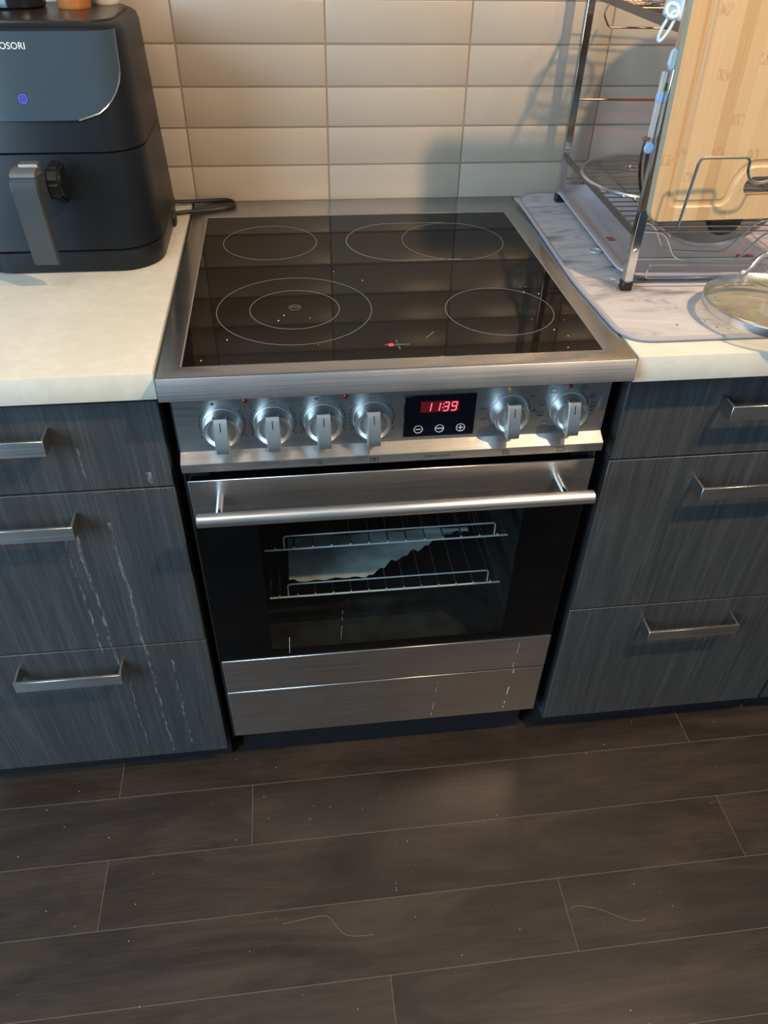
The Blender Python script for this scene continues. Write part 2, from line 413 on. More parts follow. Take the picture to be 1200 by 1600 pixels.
def boolean(o, cutter_bm):
    me = bpy.data.meshes.new('cut'); bmesh.ops.recalc_face_normals(cutter_bm, faces=cutter_bm.faces); cutter_bm.to_mesh(me); cutter_bm.free()
    c = bpy.data.objects.new('cut', me); COL.objects.link(c); c.matrix_world = o.matrix_world
    md = o.modifiers.new('cut', 'BOOLEAN'); md.object = c; md.operation = 'DIFFERENCE'; md.solver = 'EXACT'
    dg = bpy.context.evaluated_depsgraph_get(); dg.update()
    new = bpy.data.meshes.new_from_object(o.evaluated_get(dg)); o.modifiers.clear()
    old = o.data; o.data = new; bpy.data.objects.remove(c); bpy.data.meshes.remove(old)

# ------------------------------------------------------------------ setting: floor planks, tiled wall
FX0, FX1, FY0, FY1 = -2.4, 2.4, -3.30, 0.70
b = bm_new(); box(b, FX0, FX1, FY0, FY1, -0.06, -0.0004)
floor = obj('floor', b, SEAM, kind='structure', org=(0, 0, 0)); 
ORG = Vector((0, 0, 0))
PITCH = 0.1213; PLEN = 1.164
starts = {0: -0.5255, 1: -0.269, 2: -0.526, 3: 0.278, 4: -0.041}
plank_cache = {}
for r in range(-4, 28):
    y1 = 0.1173 - r * PITCH; y0 = y1 - PITCH
    s0 = starts.get(r, -0.6 + ((r * 37) % 11) / 11 * PLEN)
    while s0 > FX0: s0 -= PLEN
    while s0 < FX1:
        a, c = max(s0, FX0), min(s0 + PLEN, FX1); s0 += PLEN
        if c - a < 0.02: continue
        ln = round(c - a, 3)
        if ln not in plank_cache:
            b = bm_new(); box(b, -ln / 2 + 0.0006, ln / 2 - 0.0006, -PITCH / 2 + 0.0005, PITCH / 2 - 0.0005, -0.0004, 0.0, 0)
            plank_cache[ln] = obj('plank', b, FLOOR, floor, loc=((a + c) / 2, (y0 + y1) / 2, 0))
        else:
            o = plank_cache[ln].copy(); COL.objects.link(o); o.location = ((a + c) / 2, (y0 + y1) / 2, 0)
WY = 0.651
b = bm_new(); box(b, -2.0, 2.0, WY + 0.0012, WY + 0.10, 0, 2.5)
wall = obj('wall_back', b, GROUT, kind='structure', org=(0, 0, 0))
TP, TZ, TX0, TZ0 = 0.2467, 0.0632, -0.2972, 0.9079
b = bm_new(); g = 0.0012
box(b, -TP / 2 + g, TP / 2 - g, -0.0, 0.006, -TZ / 2 + g, TZ / 2 - g, 0.0016, 2)
tile0 = None
for i in range(-6, 7):
    for k in range(0, 13):
        loc = (TX0 + (i + 0.5) * TP, WY, TZ0 + (k + 0.5) * TZ)
        if tile0 is None: o = tile0 = obj('tile', b, TILE, wall, loc=loc)
        else: o = tile0.copy(); COL.objects.link(o); o.location = loc
        o.rotation_euler = (random.uniform(-.003, .003), 0, random.uniform(-.0012, .0012))

# ------------------------------------------------------------------ range cooker
rng = thing('cooking_range', 'stainless steel freestanding electric range with black glass cooktop between the two dark cabinets', 'stove', (0, 0.3, 0))
HX = 0.30
# body: hollow shell so the oven cavity is real
b = bm_new()
box(b, -0.2945, -0.262, 0.046, 0.64, 0.10, 0.874); box(b, 0.262, 0.2945, 0.046, 0.64, 0.10, 0.874)
box(b, -0.262, 0.262, 0.056, 0.64, 0.72, 0.874); box(b, -0.262, 0.262, 0.07, 0.64, 0.10, 0.235); box(b, -0.262, 0.262, 0.62, 0.64, 0.235, 0.72)
obj('body', b, BLACKMETAL, rng)
for s in (-1, 1):
    b = bm_new(); box(b, s * 0.2945, s * 0.2968, 0.043, 0.64, 0.10, 0.874, 0.0005)
    obj('side_panel', b, SIDEMETAL, rng)
b = bm_new(); box(b, -0.285, 0.285, 0.075, 0.62, 0.0, 0.10)
obj('plinth', b, PLINTH, rng)
# oven cavity (open towards the door)
b = bm_new(); cx, cz0, cz1, cy0, cy1 = 0.235, 0.30, 0.68, 0.062, 0.48
for q in ((-cx - .004, -cx, cy0, cy1, cz0, cz1), (cx, cx + .004, cy0, cy1, cz0, cz1), (-cx, cx, cy1, cy1 + .004, cz0, cz1), (-cx, cx, cy0, cy1, cz0 - .004, cz0), (-cx, cx, cy0, cy1, cz1, cz1 + .004)):
    box(b, *q)
for z in (0.40, 0.52, 0.61):
    for s in (-1, 1): box(b, s * 0.226, s * 0.235, cy0 + .02, cy1 - .02, z, z + 0.006)
obj('oven_cavity', b, ENAMEL, rng)
# cooktop frame
GX0, GX1, GY0, GY1 = -0.2715, 0.2650, 0.0268, 0.5640
b = bm_new(); zt, zb = 0.910, 0.8808
def framebar(poly): prism(b, poly, (0, 0, -0.010))
o_ = [(-HX, 0), (HX, 0), (HX, WY - .0015), (-HX, WY - .0015)]; i_ = [(GX0, GY0), (GX1, GY0), (GX1, GY1), (GX0, GY1)]
def lp(P, z): return [b.verts.new((x, y, z)) for x, y in P]
def inset(P, d): return [(P[0][0] + d, P[0][1] + d), (P[1][0] - d, P[1][1] + d), (P[2][0] - d, P[2][1] - d), (P[3][0] + d, P[3][1] - d)]
ob_ = [(-HX, -0.006), (HX, -0.006), (HX, WY - .0015), (-HX, WY - .0015)]
loops = [lp(inset(ob_, 0.004), zb), lp(ob_, zb), lp(o_, zt - 0.0015), lp(inset(o_, 0.0004), zt - 0.0005), lp(inset(o_, 0.0014), zt), lp(inset(i_, -0.0018), zt), lp(i_, zt - 0.0012), lp(i_, zt - 0.010), lp(inset(o_, 0.004), zt - 0.010)]
for A, B in zip(loops, loops[1:] + loops[:1]):
    for k in range(4): b.faces.new((A[k], A[(k + 1) % 4], B[(k + 1) % 4], B[k]))
obj('cooktop_frame', b, STEEL_TOP, rng, smooth=30)
b = bm_new(); prism(b, [(-HX, y, z) for y, z in ((-0.0072, zb), (-0.0002, zb + 0.0001), (0.003, zt - 0.0018), (-0.0008, zt - 0.0016), (-0.0012, zt - 0.0022), (-0.0074, zb + 0.0008))], (2 * HX, 0, 0))
obj('front_lip', b, STEEL_X, rng)
GZ = 0.9092
b = bm_new(); box(b, GX0 + .0004, GX1 - .0004, GY0 + .0004, GY1 - .0004, GZ - 0.006, GZ, 0.0003)
glass = obj('cooktop_glass', b, CERAMIC, rng)
def cook_ring(c, r, w=0.0007, a0=0, a1=2 * PI):
    b = bm_new(); ringflat(b, (c[0], c[1], GZ - 0.0001), r + w / 2, r - w / 2, a0=a0, a1=a1, seg=96); return b
for c, r in (((-0.1624, 0.4385), 0.0765), ((-0.1293, 0.1800), 0.1075), ((-0.1293, 0.1800), 0.0622), ((0.1422, 0.4260), 0.0850), ((0.1573, 0.1530), 0.0762)):
    obj('burner_ring', cook_ring(c, r), GREYINK, glass)
b = bm_new(); ringflat(b, (0.0485, 0.4300, GZ - 0.0001), 0.0856, 0.0845, a0=PI / 2, a1=1.5 * PI, seg=60)
for s in (-1, 1):
    box(b, 0.0485, 0.1422, 0.43 + s * 0.085 - 0.00055, 0.43 + s * 0.085 + 0.00055, GZ - 0.0001, GZ + 0.0002)
obj('burner_extension_outline', b, GREYINK, glass)
b = bm_new(); cyl(b, (-0.0083, 0.0627, GZ - 0.0001), (-0.0083, 0.0627, GZ + 0.0003), 0.0042, seg=20)
obj('hot_surface_dot', b, REDDOT, glass)
b = bm_new(); box(b, 0.0060, 0.0165, 0.0621, 0.0629, GZ, GZ + 0.0003); box(b, -0.0165, -0.0125, 0.0628, 0.0634, GZ, GZ + 0.0003)
prism(b, [(-0.0005, 0.0750, GZ), (0.0004, 0.0750, GZ), (0.0012, 0.0680, GZ), (0.0003, 0.0680, GZ)], (0, 0, 0.0003))
prism(b, [(0.0006, 0.0580, GZ), (0.0016, 0.0580, GZ), (0.0024, 0.0500, GZ), (0.0014, 0.0500, GZ)], (0, 0, 0.0003))
text_mesh(b, 'CEE', 0.0050, (0.0010, 0.0628, GZ + 0.0001), (1, 0, 0), (0, 1, 0)); text_mesh(b, 'ICC', 0.0034, (-0.0085, 0.0760, GZ - 0.0003), (1, 0, 0), (0, 1, 0))
text_mesh(b, 'CERAMIC', 0.0034, (-0.1290, 0.186, GZ + 0.0001), (1, 0, 0), (0, 1, 0)); ringflat(b, (-0.1293, 0.1845, GZ), 0.0082, 0.0078, seg=30)
prism(b, [(0.0405, 0.0790, GZ), (0.0412, 0.0786, GZ), (0.0540, 0.0950, GZ), (0.0533, 0.0954, GZ)], (0, 0, 0.0003))
obj('printed_mark', b, GREYINK, glass, kind='stuff')

# control panel: one folded sheet (face, sloping ledge, front edge)
PY = 0.040
pz = [(PY, 0.8745), (PY, 0.7735), (0.0225, 0.7645), (0.0222, 0.7635), (0.0222, 0.7512), (0.0240, 0.7505), (0.055, 0.7505), (0.055, 0.8745)]
b = bm_new(); prism(b, [(-0.2945, y, z) for y, z in pz], (0.589, 0, 0))
panel = obj('control_panel', b, STEEL_PANEL, rng, smooth=10)
# display
b = bm_new(); box(b, 0.0085, 0.1070, PY - 0.0022, PY + .001, 0.7808, 0.8455, 0.0004)
disp = obj('clock_display', b, DISPLAY, rng, label='black glass clock display reading 11:39')
DY = PY - 0.0023
b = bm_new(); box(b, 0.0310, 0.0835, DY - 0.0001, DY + 0.0005, 0.8195, 0.8365)
obj('led_window', b, LEDGLOW, disp)
SEGS = {'1': 'bc', '3': 'abcdg', '9': 'abcdfg'}
def digit(ch, x, z, w=0.0066, h=0.0130):
    b = bm_new(); t_ = 0.0013; sh = lambda zz: (zz) * 0.14
    def seg(xa, za, xb, zb_):
        d = Vector((xb - xa, 0, zb_ - za)); d.normalize(); n = Vector((-d.z, 0, d.x)) * t_ / 2
        A = Vector((xa, 0, za)) + d * 0.0004; B = Vector((xb, 0, zb_)) - d * 0.0004
        P = [A + n, B + n, B - n, A - n]
        prism(b, [(x + p.x + sh(p.z), DY - 0.0006, z + p.z) for p in P], (0, 0.0005, 0))
    S = {'a': (0, h, w, h), 'b': (w, h, w, h / 2), 'c': (w, h / 2, w, 0), 'd': (0, 0, w, 0), 'e': (0, 0, 0, h / 2), 'f': (0, h / 2, 0, h), 'g': (0, h / 2, w, h / 2)}
    for s in SEGS[ch]: seg(*S[s])
    return b
for ch, x in (('1', 0.0385), ('1', 0.0505), ('3', 0.0625), ('9', 0.0735)):
    obj('digit', digit(ch, x - 0.001, 0.8213), LED, disp)
b = bm_new()
for z in (0.8252, 0.8312): box(b, 0.0598 + (z - .8213) * .14, 0.0612 + (z - .8213) * .14, DY - 0.0006, DY - 0.0001, z, z + 0.0015)
obj('colon', b, LED, disp)
for i, x in enumerate((0.0291, 0.0587, 0.0883)):
    b = bm_new(); z = 0.7927; u, v = (1, 0, 0), (0, 0, 1)
    ringflat(b, (x, DY, z), 0.0063, 0.0055, u, v, seg=36)
    if i != 1: box(b, x - 0.0037, x + 0.0037, DY - 0.0003, DY, z - 0.0005, z + 0.0005)
    if i == 2: box(b, x - 0.0005, x + 0.0005, DY - 0.0003, DY, z - 0.0037, z + 0.0037)
    if i == 1: text_mesh(b, 'MODE', 0.0040, (x, DY, z), u, v)
    obj('touch_button', b, WHITEINK, disp)
for x, mt, lb in ((-0.2009, REDLENS, None), (-0.0692, REDLENS, None), (0.1529, AMBER, 'amber pilot light'), (0.2366, REDLENS, None)):
    b = bm_new(); lathe(b, [(0, -0.0022), (0.0022, -0.0018), (0.0034, -0.0008), (0.0034, 0.001)], (x, PY, 0.8488), (0, 1, 0), 20)
    obj('pilot_light', b, mt, rng, label=lb)
KX = [-0.2340, -0.1672, -0.1009, -0.0350, 0.1545, 0.2378]; KZ = 0.8145
knob0 = None
for kx in KX:
    loc = Vector((kx, PY, KZ)) - ORG
    if knob0 is None:
        b = bm_new(); lathe(b, [(0.0262, 0.0), (0.0262, -0.003), (0.0252, -0.0035), (0.0244, -0.020), (0.0234, -0.0225), (0.0215, -0.0225), (0.018, -0.0185), (0, -0.0185)], (0, 0, 0), (0, 1, 0), 48)
        knob0 = obj('knob', b, KNOB, rng, loc=loc, smooth=35)
        # grip: a bar across the dial, ramped sides, arched front
        b = bm_new(); N = 14; secs = []
        for i in range(N + 1):
            z = -0.0234 + 0.0468 * i / N; e = abs(z) / 0.0234
            yf = -0.0360 + 0.0110 * ((z + 0.0234) / 0.0468) ** 1.5 + 0.0008 * e ** 8
            wf = 0.0088; wb = 0.0125 * math.sqrt(max(0.05, 1 - 0.55 * e * e))
            wb = max(wb, 0.0088)
            secs.append([b.verts.new(Vector(p)) for p in ((-wb, -0.017, z), (-wf - .0003, -0.0235, z), (-wf, yf + 0.0012, z), (-wf + 0.0010, yf, z), (wf - 0.0010, yf, z), (wf, yf + 0.0012, z), (wf + .0003, -0.0235, z), (wb, -0.017, z))])
        for A, B in zip(secs, secs[1:]):
            for k in range(8): b.faces.new((A[k], A[(k + 1) % 8], B[(k + 1) % 8], B[k]))
        b.faces.new(secs[0]); b.faces.new(secs[-1][::-1])
        grip0 = obj('grip', b, KNOB, knob0, loc=(0, 0, 0), smooth=35)
        b = bm_new(); prism(b, [(-0.0007, y, z) for y, z in ((-0.0306, 0.0080), (-0.0264, 0.0190), (-0.0240, 0.0190), (-0.0280, 0.0080))], (0.0014, 0, 0))
        mark0 = obj('pointer_mark', b, INK, knob0, loc=(0, 0, 0))
    else:
        k = knob0.copy(); COL.objects.link(k); k.location = loc
        for ch in (grip0, mark0):
            c = ch.copy(); COL.objects.link(c); c.parent = k
U, V = (1, 0, 0), (0, 0, 1)
for n, kx in enumerate(KX):
    b = bm_new()
    if n < 4:
        for s in (0, 1):
            for q in range(8):
                a = math.radians(-48 + q * 11.5) + s * 0
                a0_, a1_ = a, a + math.radians(8 if q % 2 == 0 else 10)
                if s: a0_, a1_ = PI - a1_, PI - a0_
                ringflat(b, (kx, PY - 0.0001, KZ + 0.0005), 0.0306, 0.0298, U, V, seg=5, a0=a0_, a1=a1_)
        text_mesh(b, '12' if n in (0, 3) else '9', 0.0050, (kx - 0.0275, PY - .0001, KZ + 0.0235), U, V)
        text_mesh(b, '1', 0.0050, (kx + 0.0265, PY - .0001, KZ + 0.0235), U, V)
        text_mesh(b, '6', 0.0045, (kx + 0.0290, PY - .0001, KZ - 0.0185), U, V); text_mesh(b, '9', 0.0045, (kx - 0.0290, PY - .0001, KZ - 0.0185), U, V)
        z = 0.8475
        if n == 0: prism(b, [(kx - 0.0095 + dx, PY - .0004, z - 0.001 + dz) for dx, dz in ((-.0028, 0), (0, .0020), (.0028, 0), (0, -.0020))], (0, 0.0004, 0))
        if n == 2: box(b, kx - 0.010, kx - 0.005, PY - .0004, PY, z - .0008, z + .0008)
        if n in (2, 3, 1):
            x0, x1 = kx - 0.003, kx + 0.004
            for q in ((x0, x1, z - .003, z - .0026), (x0, x1, z + .0026, z + .003), (x0, x0 + .0004, z - .003, z + .003), (x1 - .0004, x1, z - .003, z + .003)): box(b, q[0], q[1], PY - .0003, PY, q[2], q[3])
    elif n == 4:
        for tx, dx, dz in (('50', 0.030, 0.0215), ('100', 0.0345, -0.002), ('MAX', -0.0355, 0.0050), ('250', -0.0350, -0.0115), ('200', -0.022, -0.0235)):
            text_mesh(b, tx, 0.0056, (kx + dx, PY - .0001, KZ + dz), U, V, shear=0.2)
        ringflat(b, (kx, PY - 0.0001, KZ), 0.0300, 0.0293, U, V, seg=14, a0=math.radians(2), a1=math.radians(38))
        ringflat(b, (kx, PY - 0.0001, KZ), 0.0300, 0.0293, U, V, seg=24, a0=math.radians(178), a1=math.radians(225))
    else:
        for q, deg in enumerate((60, 30, 5, -15, -42, -115, -140, 192, 165, 128)):
            rr = 0.0370; ic = Vector((kx + rr * math.cos(math.radians(deg)) * 1.02, 0, KZ + rr * math.sin(math.radians(deg)) * 0.98)); w, h = 0.0042, 0.0036
            if ic.z > 0.852 or ic.z < 0.776: continue
            x0, x1, z0, z1 = ic.x - w, ic.x + w, ic.z - h, ic.z + h
            for e in ((x0, x1, z0, z0 + .0004), (x0, x1, z1 - .0004, z1), (x0, x0 + .0004, z0, z1), (x1 - .0004, x1, z0, z1)): box(b, e[0], e[1], PY - .0003, PY, e[2], e[3])
            if q in (1, 2, 8, 7): box(b, x0 + .0015, x1 - .0015, PY - .0003, PY, z0 + .0014, z0 + .0019)
            if q in (0, 1): ringflat(b, (ic.x, PY - .0001, ic.z), 0.0020, 0.0016, U, V, seg=14)
        ringflat(b, (kx, PY - 0.0001, KZ), 0.0294, 0.0288, U, V, seg=24, a0=math.radians(60), a1=math.radians(8))
    obj('dial_marking', b, INK, rng, kind='stuff')
# small symbols on the panel's front edge
b = bm_new(); ey = 0.0221; z = 0.7575
for x in (0.1530, 0.2330):
    for e in ((x - .005, x + .005, z - .0035, z - .0031), (x - .005, x + .005, z + .0031, z + .0035), (x - .005, x - .0046, z - .0035, z + .0035), (x + .0046, x + .005, z - .0035, z + .0035)): box(b, e[0], e[1], ey - .0003, ey, e[2], e[3])
for dx in (-.0018, .0018): ringflat(b, (0.1530 + dx, ey - .0001, z), 0.0020, 0.0016, U, V, seg=14)
text_mesh(b, 'TURBO & CLEAN', 0.0048, (0.055, ey, z), U, V)
for x in (-0.108, -0.036, -0.030):
    for dx in (-.002, .002):
        for dz in (-.002, .0015): box(b, x + dx - .0012, x + dx + .0012, ey - .0003, ey, z + dz - .001, z + dz + .001)
obj('edge_symbols', b, INK, rng, kind='stuff')

# oven door
b = bm_new()
box(b, -0.2905, 0.2905, 0.0270, 0.0300, 0.6512, 0.7330, 0.0008)
door = obj('oven_door', b, STEEL_DOOR, rng)
b = bm_new(); box(b, -0.2905, 0.2905, 0.0270, 0.0300, 0.2600, 0.3440, 0.0008); obj('lower_trim', b, STEEL_DOOR, door)
b = bm_new(); box(b, -0.2900, 0.2900, 0.0272, 0.0296, 0.3442, 0.6510, 0.0003); obj('door_glass', b, OVENGLASS, door)
b = bm_new()
wx0, wx1, wz0, wz1 = -0.2030, 0.1990, 0.3500, 0.6510
for q in ((-0.289, wx0, 0.262, 0.730), (wx1, 0.289, 0.262, 0.730), (wx0, wx1, 0.262, wz0), (wx0, wx1, wz1, 0.730)): box(b, q[0], q[1], 0.0302, 0.0345, q[2], q[3])
for q in ((-0.287, wx0 - .01, 0.264, 0.728), (wx1 + .01, 0.287, 0.264, 0.728)): box(b, q[0], q[1], 0.0345, 0.052, q[2], q[3])
box(b, wx0 - .01, wx1 + .01, 0.0345, 0.052, 0.264, wz0 - .012); box(b, wx0 - .01, wx1 + .01, 0.0345, 0.052, wz1 + .006, 0.728)
obj('inner_frame', b, WINBLACK, door)
# handle with two posts
b = bm_new(); HY, HZ = -0.020, 0.7010
lathe(b, [(0, 0), (0.0088, 0), (0.0098, 0.0010), (0.0098, 0.5565), (0.0088, 0.5575), (0, 0.5575)], (-0.2788, HY, HZ), (1, 0, 0), 32)
hd = obj('door_handle', b, STEEL_TUBE, door)
for x in (-0.2490, 0.2400):
    b = bm_new(); cyl(b, (x, HY, HZ), (x, 0.0275, HZ), 0.0062, seg=24); obj('handle_post', b, CHROME, hd)
# storage drawer
b = bm_new(); box(b, -0.2905, 0.2905, 0.0272, 0.0420, 0.1250, 0.2570, 0.0010); obj('storage_drawer', b, STEEL_DOOR, rng)
# dried streaks on the lower panels
b = bm_new()
for x0, w, z0, z1, brk in ((0.2260, 0.0014, 0.128, 0.250, .35), (0.0850, 0.0006, 0.135, 0.245, .65), (0.2300, .0006, 0.262, 0.330, .3), (-0.1745, 0.0010, 0.355, 0.395, .3), (-0.0860, 0.0003, 0.37, 0.46, .5)):
    z = z0
    while z < z1:
        dz = random.uniform(.003, .012)
        if random.random() > brk: box(b, x0 + (z - z0) * 0.06 + random.uniform(-w, w) * .4, x0 + (z - z0) * 0.06 + w, 0.0268, 0.0272, z, z + dz)
        z += dz
obj('dried_streaks', b, pmat('limescale', (0.45, 0.45, 0.43), 0.7), rng, kind='stuff')

# oven racks and the liner
def oven_rack(z, zt_, x0, x1, label):
    y0 = 0.090; r = thing('oven_rack', label, 'oven rack', (0, y0, z), group='oven racks')
    b = bm_new(); tube(b, [(x0 - .002, y0, z), (x1 + .002, y0, z)], 0.0017, 8)
    obj('front_rail', b, OVENWIRE, r)
    b = bm_new(); tube(b, [(x0, y0 + .001, z), (x0, 0.44, z), (x1, 0.44, z), (x1, y0 + .001, z)], 0.0017, 8); obj('rack_frame', b, RUNG, r)
    b = bm_new(); hx0, hx1 = x0 + 0.030, x1 - 0.020
    tube(b, rounded([(hx0, y0 + .004, z), (hx0, y0 + .004, zt_), (hx1, y0 + .004, zt_), (hx1, y0 + .004, z)], 0.006), 0.0013, 8)
    obj('stop_rail', b, OVENWIRE, r)
    n = 13
    for i in range(n):
        bt = bm_new(); x = x0 + 0.0152 + (x1 - x0 - 0.030) * i / (n - 1)
        b = bm_new(); tube(b, [(x, y0 - .0005, z + .0022), (x, 0.44, z + .0022)], 0.0012, 6); obj('rung', b, RUNG, r)
        lathe(bt, [(0, -0.0022), (0.0018, -0.0012), (0.0018, 0.0012), (0, 0.0022)], (x, y0 - .0005, z + .0028), (0, 1, 0), 10); obj('wire_end', bt, OVENWIRE, r)
oven_rack(0.5375, 0.5625, -0.200, 0.199, 'upper chrome oven rack with a row of wire rungs, behind the door glass')
oven_rack(0.4265, 0.4530, -0.200, 0.199, 'lower chrome oven rack, the one under the pale liner sheet')
b = bm_new(); NX = 46; rows = []
for i in range(NX + 1):
    x = -0.168 + 0.34 * i / NX; yf = 0.121 + 0.002 * math.sin(i * 1.3)
    if x > -0.03: yf += 0.10 * min(1, (x + 0.03) / 0.17) ** 0.9 + 0.004 * math.sin(i * 2.1) + 0.002 * math.sin(i * 5.3)
    if x < -0.155: yf += .004
    rows.append([b.verts.new((x, yf + (0.236 - yf) * j / 8, 0.4318 + 0.0012 * math.sin(x * 60 + j))) for j in range(9)])
for A, B in zip(rows, rows[1:]):
    for j in range(8): b.faces.new((A[j], B[j], B[j + 1], A[j + 1]))
bmesh.ops.solidify(b, geom=list(b.faces), thickness=0.0006)
obj('liner_sheet', b, LINER, label='pale grey-green liner sheet with ragged front edge on the lower oven rack', cat='oven liner')

# ------------------------------------------------------------------ cabinets
def pull(root, parent, xc, z, y, w=0.171, label=None):
    """flat bar pull with two legs bent back to the drawer front"""
    b = bm_new(); x0, x1 = xc - w / 2, xc + w / 2; yf = y - 0.033
    o2 = [(x0, y), (x0, yf), (x1, yf), (x1, y), (x1 - .0035, y), (x1 - .0035, yf + .0035), (x0 + .0035, yf + .0035), (x0 + .0035, y)]
    prism(b, [(a, c, z - 0.0115) for a, c in o2], (0, 0, 0.023))
    bmesh.ops.bevel(b, geom=[e for e in b.edges], offset=0.0005, segments=1, affect='EDGES')
    return obj('handle', b, NICKEL, parent, label=label)
def cabinet(x0, x1, yf, label, handles, gaps):
    r = thing('drawer_cabinet', label, 'cabinet', ((x0 + x1) / 2, 0.35, 0))
    b = bm_new(); box(b, x0 + .001, x1 - .001, yf + 0.021, 0.640, 0.066, 0.868); obj('carcass', b, CARCASS, r)
    b = bm_new(); box(b, x0 + .001, x1 - .001, 0.072, 0.088, 0.0, 0.066); obj('toe_kick', b, PLINTH, r)
    for (z0, z1), hz in zip(gaps, handles):
        b = bm_new(); box(b, x0 + .0015, x1 - .0015, yf, yf + 0.019, z0 + .0016, z1 - .0016, 0.0008)
        d = obj('drawer', b, OAK, r)
        if hz: pull(r, d, hz[0], hz[1], yf)
GP = [(0.7180, 0.8585), (0.3920, 0.7180), (0.0680, 0.3920)]
cabinet(-0.770, -0.3095, 0.038, 'dark stained oak drawer cabinet left of the range, streaked with pale drips', [(-0.5385, 0.8130), (-0.5370, 0.6705), (-0.5375, 0.3470)], GP)
cabinet(0.3195, 0.7900, 0.041, 'dark stained oak drawer cabinet right of the range with three bar handles', [(0.5500, 0.8110), (0.5500, 0.6670), (0.5500, 0.3410)], GP)
cabinet(0.7930, 1.2600, 0.041, 'dark stained oak cabinet whose corner just shows at the far right edge', [None, None, None], GP)
def counter(x0, x1, yf, label):
    b = bm_new(); box(b, x0, x1, yf, 0.6495, 0.8705, 0.908, 0.0015, 2)
    obj('countertop', b, STONE, label=label, cat='countertop')
counter(-0.785, -0.3055, 0.017, 'cream quartz worktop left of the range, under the air fryer')
counter(0.3055, 1.30, 0.006, 'cream quartz worktop right of the range, under the dish rack and mat')

# ------------------------------------------------------------------ air fryer
fr = thing('air_fryer', 'black basket air fryer with glossy touch panel on the left worktop', 'air fryer', (-0.465, 0.47, 0.908))
def rrect(x0, x1, y0, y1, r, n=7, bow=0.0):
    P = []
    for cx_, cy_, a in ((x1 - r, y0 + r, -PI / 2), (x1 - r, y1 - r, 0), (x0 + r, y1 - r, PI / 2), (x0 + r, y0 + r, PI)):
        for i in range(n + 1):
            t_ = a + PI / 2 * i / n; P.append((cx_ + r * math.cos(t_), cy_ + r * math.sin(t_)))
    mid = (x0 + x1) / 2; h = (x1 - x0) / 2
    return [(x, y - bow * (1 - ((x - mid) / h) ** 2) * max(0, min(1, ((y0 + y1) / 2 - y) / ((y1 - y0) / 2)))) for x, y in P]
FC = -0.465
def fry_sec(z, extra=0.0):
    t_ = (z - 0.908) / 0.312; hw = 0.1405 - 0.012 * t_ + extra; y0 = 0.338 + 0.050 * t_ ** 1.2 - extra; y1 = 0.625 - 0.012 * t_ + extra
    return rrect(FC - hw, FC + hw, y0, y1, 0.056 - 0.01 * t_, bow=0.010)
def fry_body(zs, extras, cap=True):
    b = bm_new(); rg = [[b.verts.new((x, y, z)) for x, y in fry_sec(z, e)] for z, e in zip(zs, extras)]
    for A, B in zip(rg, rg[1:]):
        n = len(A)
        for k in range(n): b.faces.new((A[k], A[(k + 1) % n], B[(k + 1) % n], B[k]))
    if cap: b.faces.new(rg[0][::-1]); b.faces.new(rg[-1])
    return b
obj('base', fry_body([0.9085, 0.911, 0.939, 0.9405], [-0.006, -0.002, 0.001, -0.001]), FRYER, fr)
obj('basket_front', fry_body([0.9412, 0.9422, 1.0690, 1.0700], [-0.0015, 0, 0, -0.0015]), FRYER, fr)
obj('upper_body', fry_body([1.0708, 1.0718, 1.12, 1.17, 1.205, 1.214, 1.219], [-0.0015, 0, 0, 0, 0, -0.002, -0.008]), FRYER, fr)
b = fry_body([1.2170, 1.2215, 1.2222], [-0.013, -0.013, -0.015]); obj('lid_plate', b, FRYERTOP, fr)
# touch panel: follows the sloping front
def front_y(x, z):
    t_ = (z - 0.908) / 0.312; hw = 0.1405 - 0.012 * t_; y0 = 0.338 + 0.050 * t_ ** 1.2; r = 0.056 - 0.01 * t_; bow = 0.010 * (1 - ((x - FC) / hw) ** 2)
    ax_ = abs(x - FC) - (hw - r); cr = r - math.sqrt(max(0, r * r - ax_ * ax_)) if ax_ > 0 else 0
    return y0 + cr - bow
b = bm_new(); NXp, NZp = 30, 14; grid = []
for j in range(NZp + 1):
    v_ = j / NZp; row = []
    for i in range(NXp + 1):
        s = -1 + 2 * i / NXp; z = 1.2125 - v_ * (0.1010)
        # lower corners rounded: half width shrinks near the bottom
        k = max(0, (v_ - 0.42) / 0.58); hwx = 0.1190 - 0.062 * (1 - math.sqrt(max(0, 1 - k * k * 0.999)))
        x = FC + s * hwx; row.append(b.verts.new((x, front_y(x, z) - 0.0022, z)))
    grid.append(row)
for A, B in zip(grid, grid[1:]):
    for i in range(NXp): b.faces.new((A[i], B[i], B[i + 1], A[i + 1]))
bmesh.ops.recalc_face_normals(b, faces=b.faces)
bmesh.ops.solidify(b, geom=list(b.faces), thickness=0.003)
scr = obj('touch_panel', b, FRYERSCREEN, fr, smooth=60)
b = bm_new(); pts = []
for j in range(NZp, -1, -1):
    v_ = j / NZp; z = 1.2125 - v_ * 0.1010; k = max(0, (v_ - 0.42) / 0.58); hwx = 0.1190 - 0.062 * (1 - math.sqrt(max(0, 1 - k * k * 0.999))); x = FC + hwx
    pts.append((x, front_y(x, z) - 0.0020, z))
tube(b, pts, 0.0012, 6); obj('panel_edge', b, pmat('glossy_edge', (0.25, 0.25, 0.26), 0.12, 0.8), scr)
slope = Vector((0, front_y(FC, 1.20) - front_y(FC, 1.16), 0.04)).normalized()
b = bm_new(); text_mesh(b, 'COSORI', 0.0112, (-0.4768, front_y(-0.4768, 1.1965) - 0.0027, 1.1965), (1, 0, 0), slope)
bm2 = b; obj('lettering', b, WHITEINK, scr)
b = bm_new(); pc = (-0.4730, front_y(-0.4730, 1.1375) - 0.0030, 1.1375)
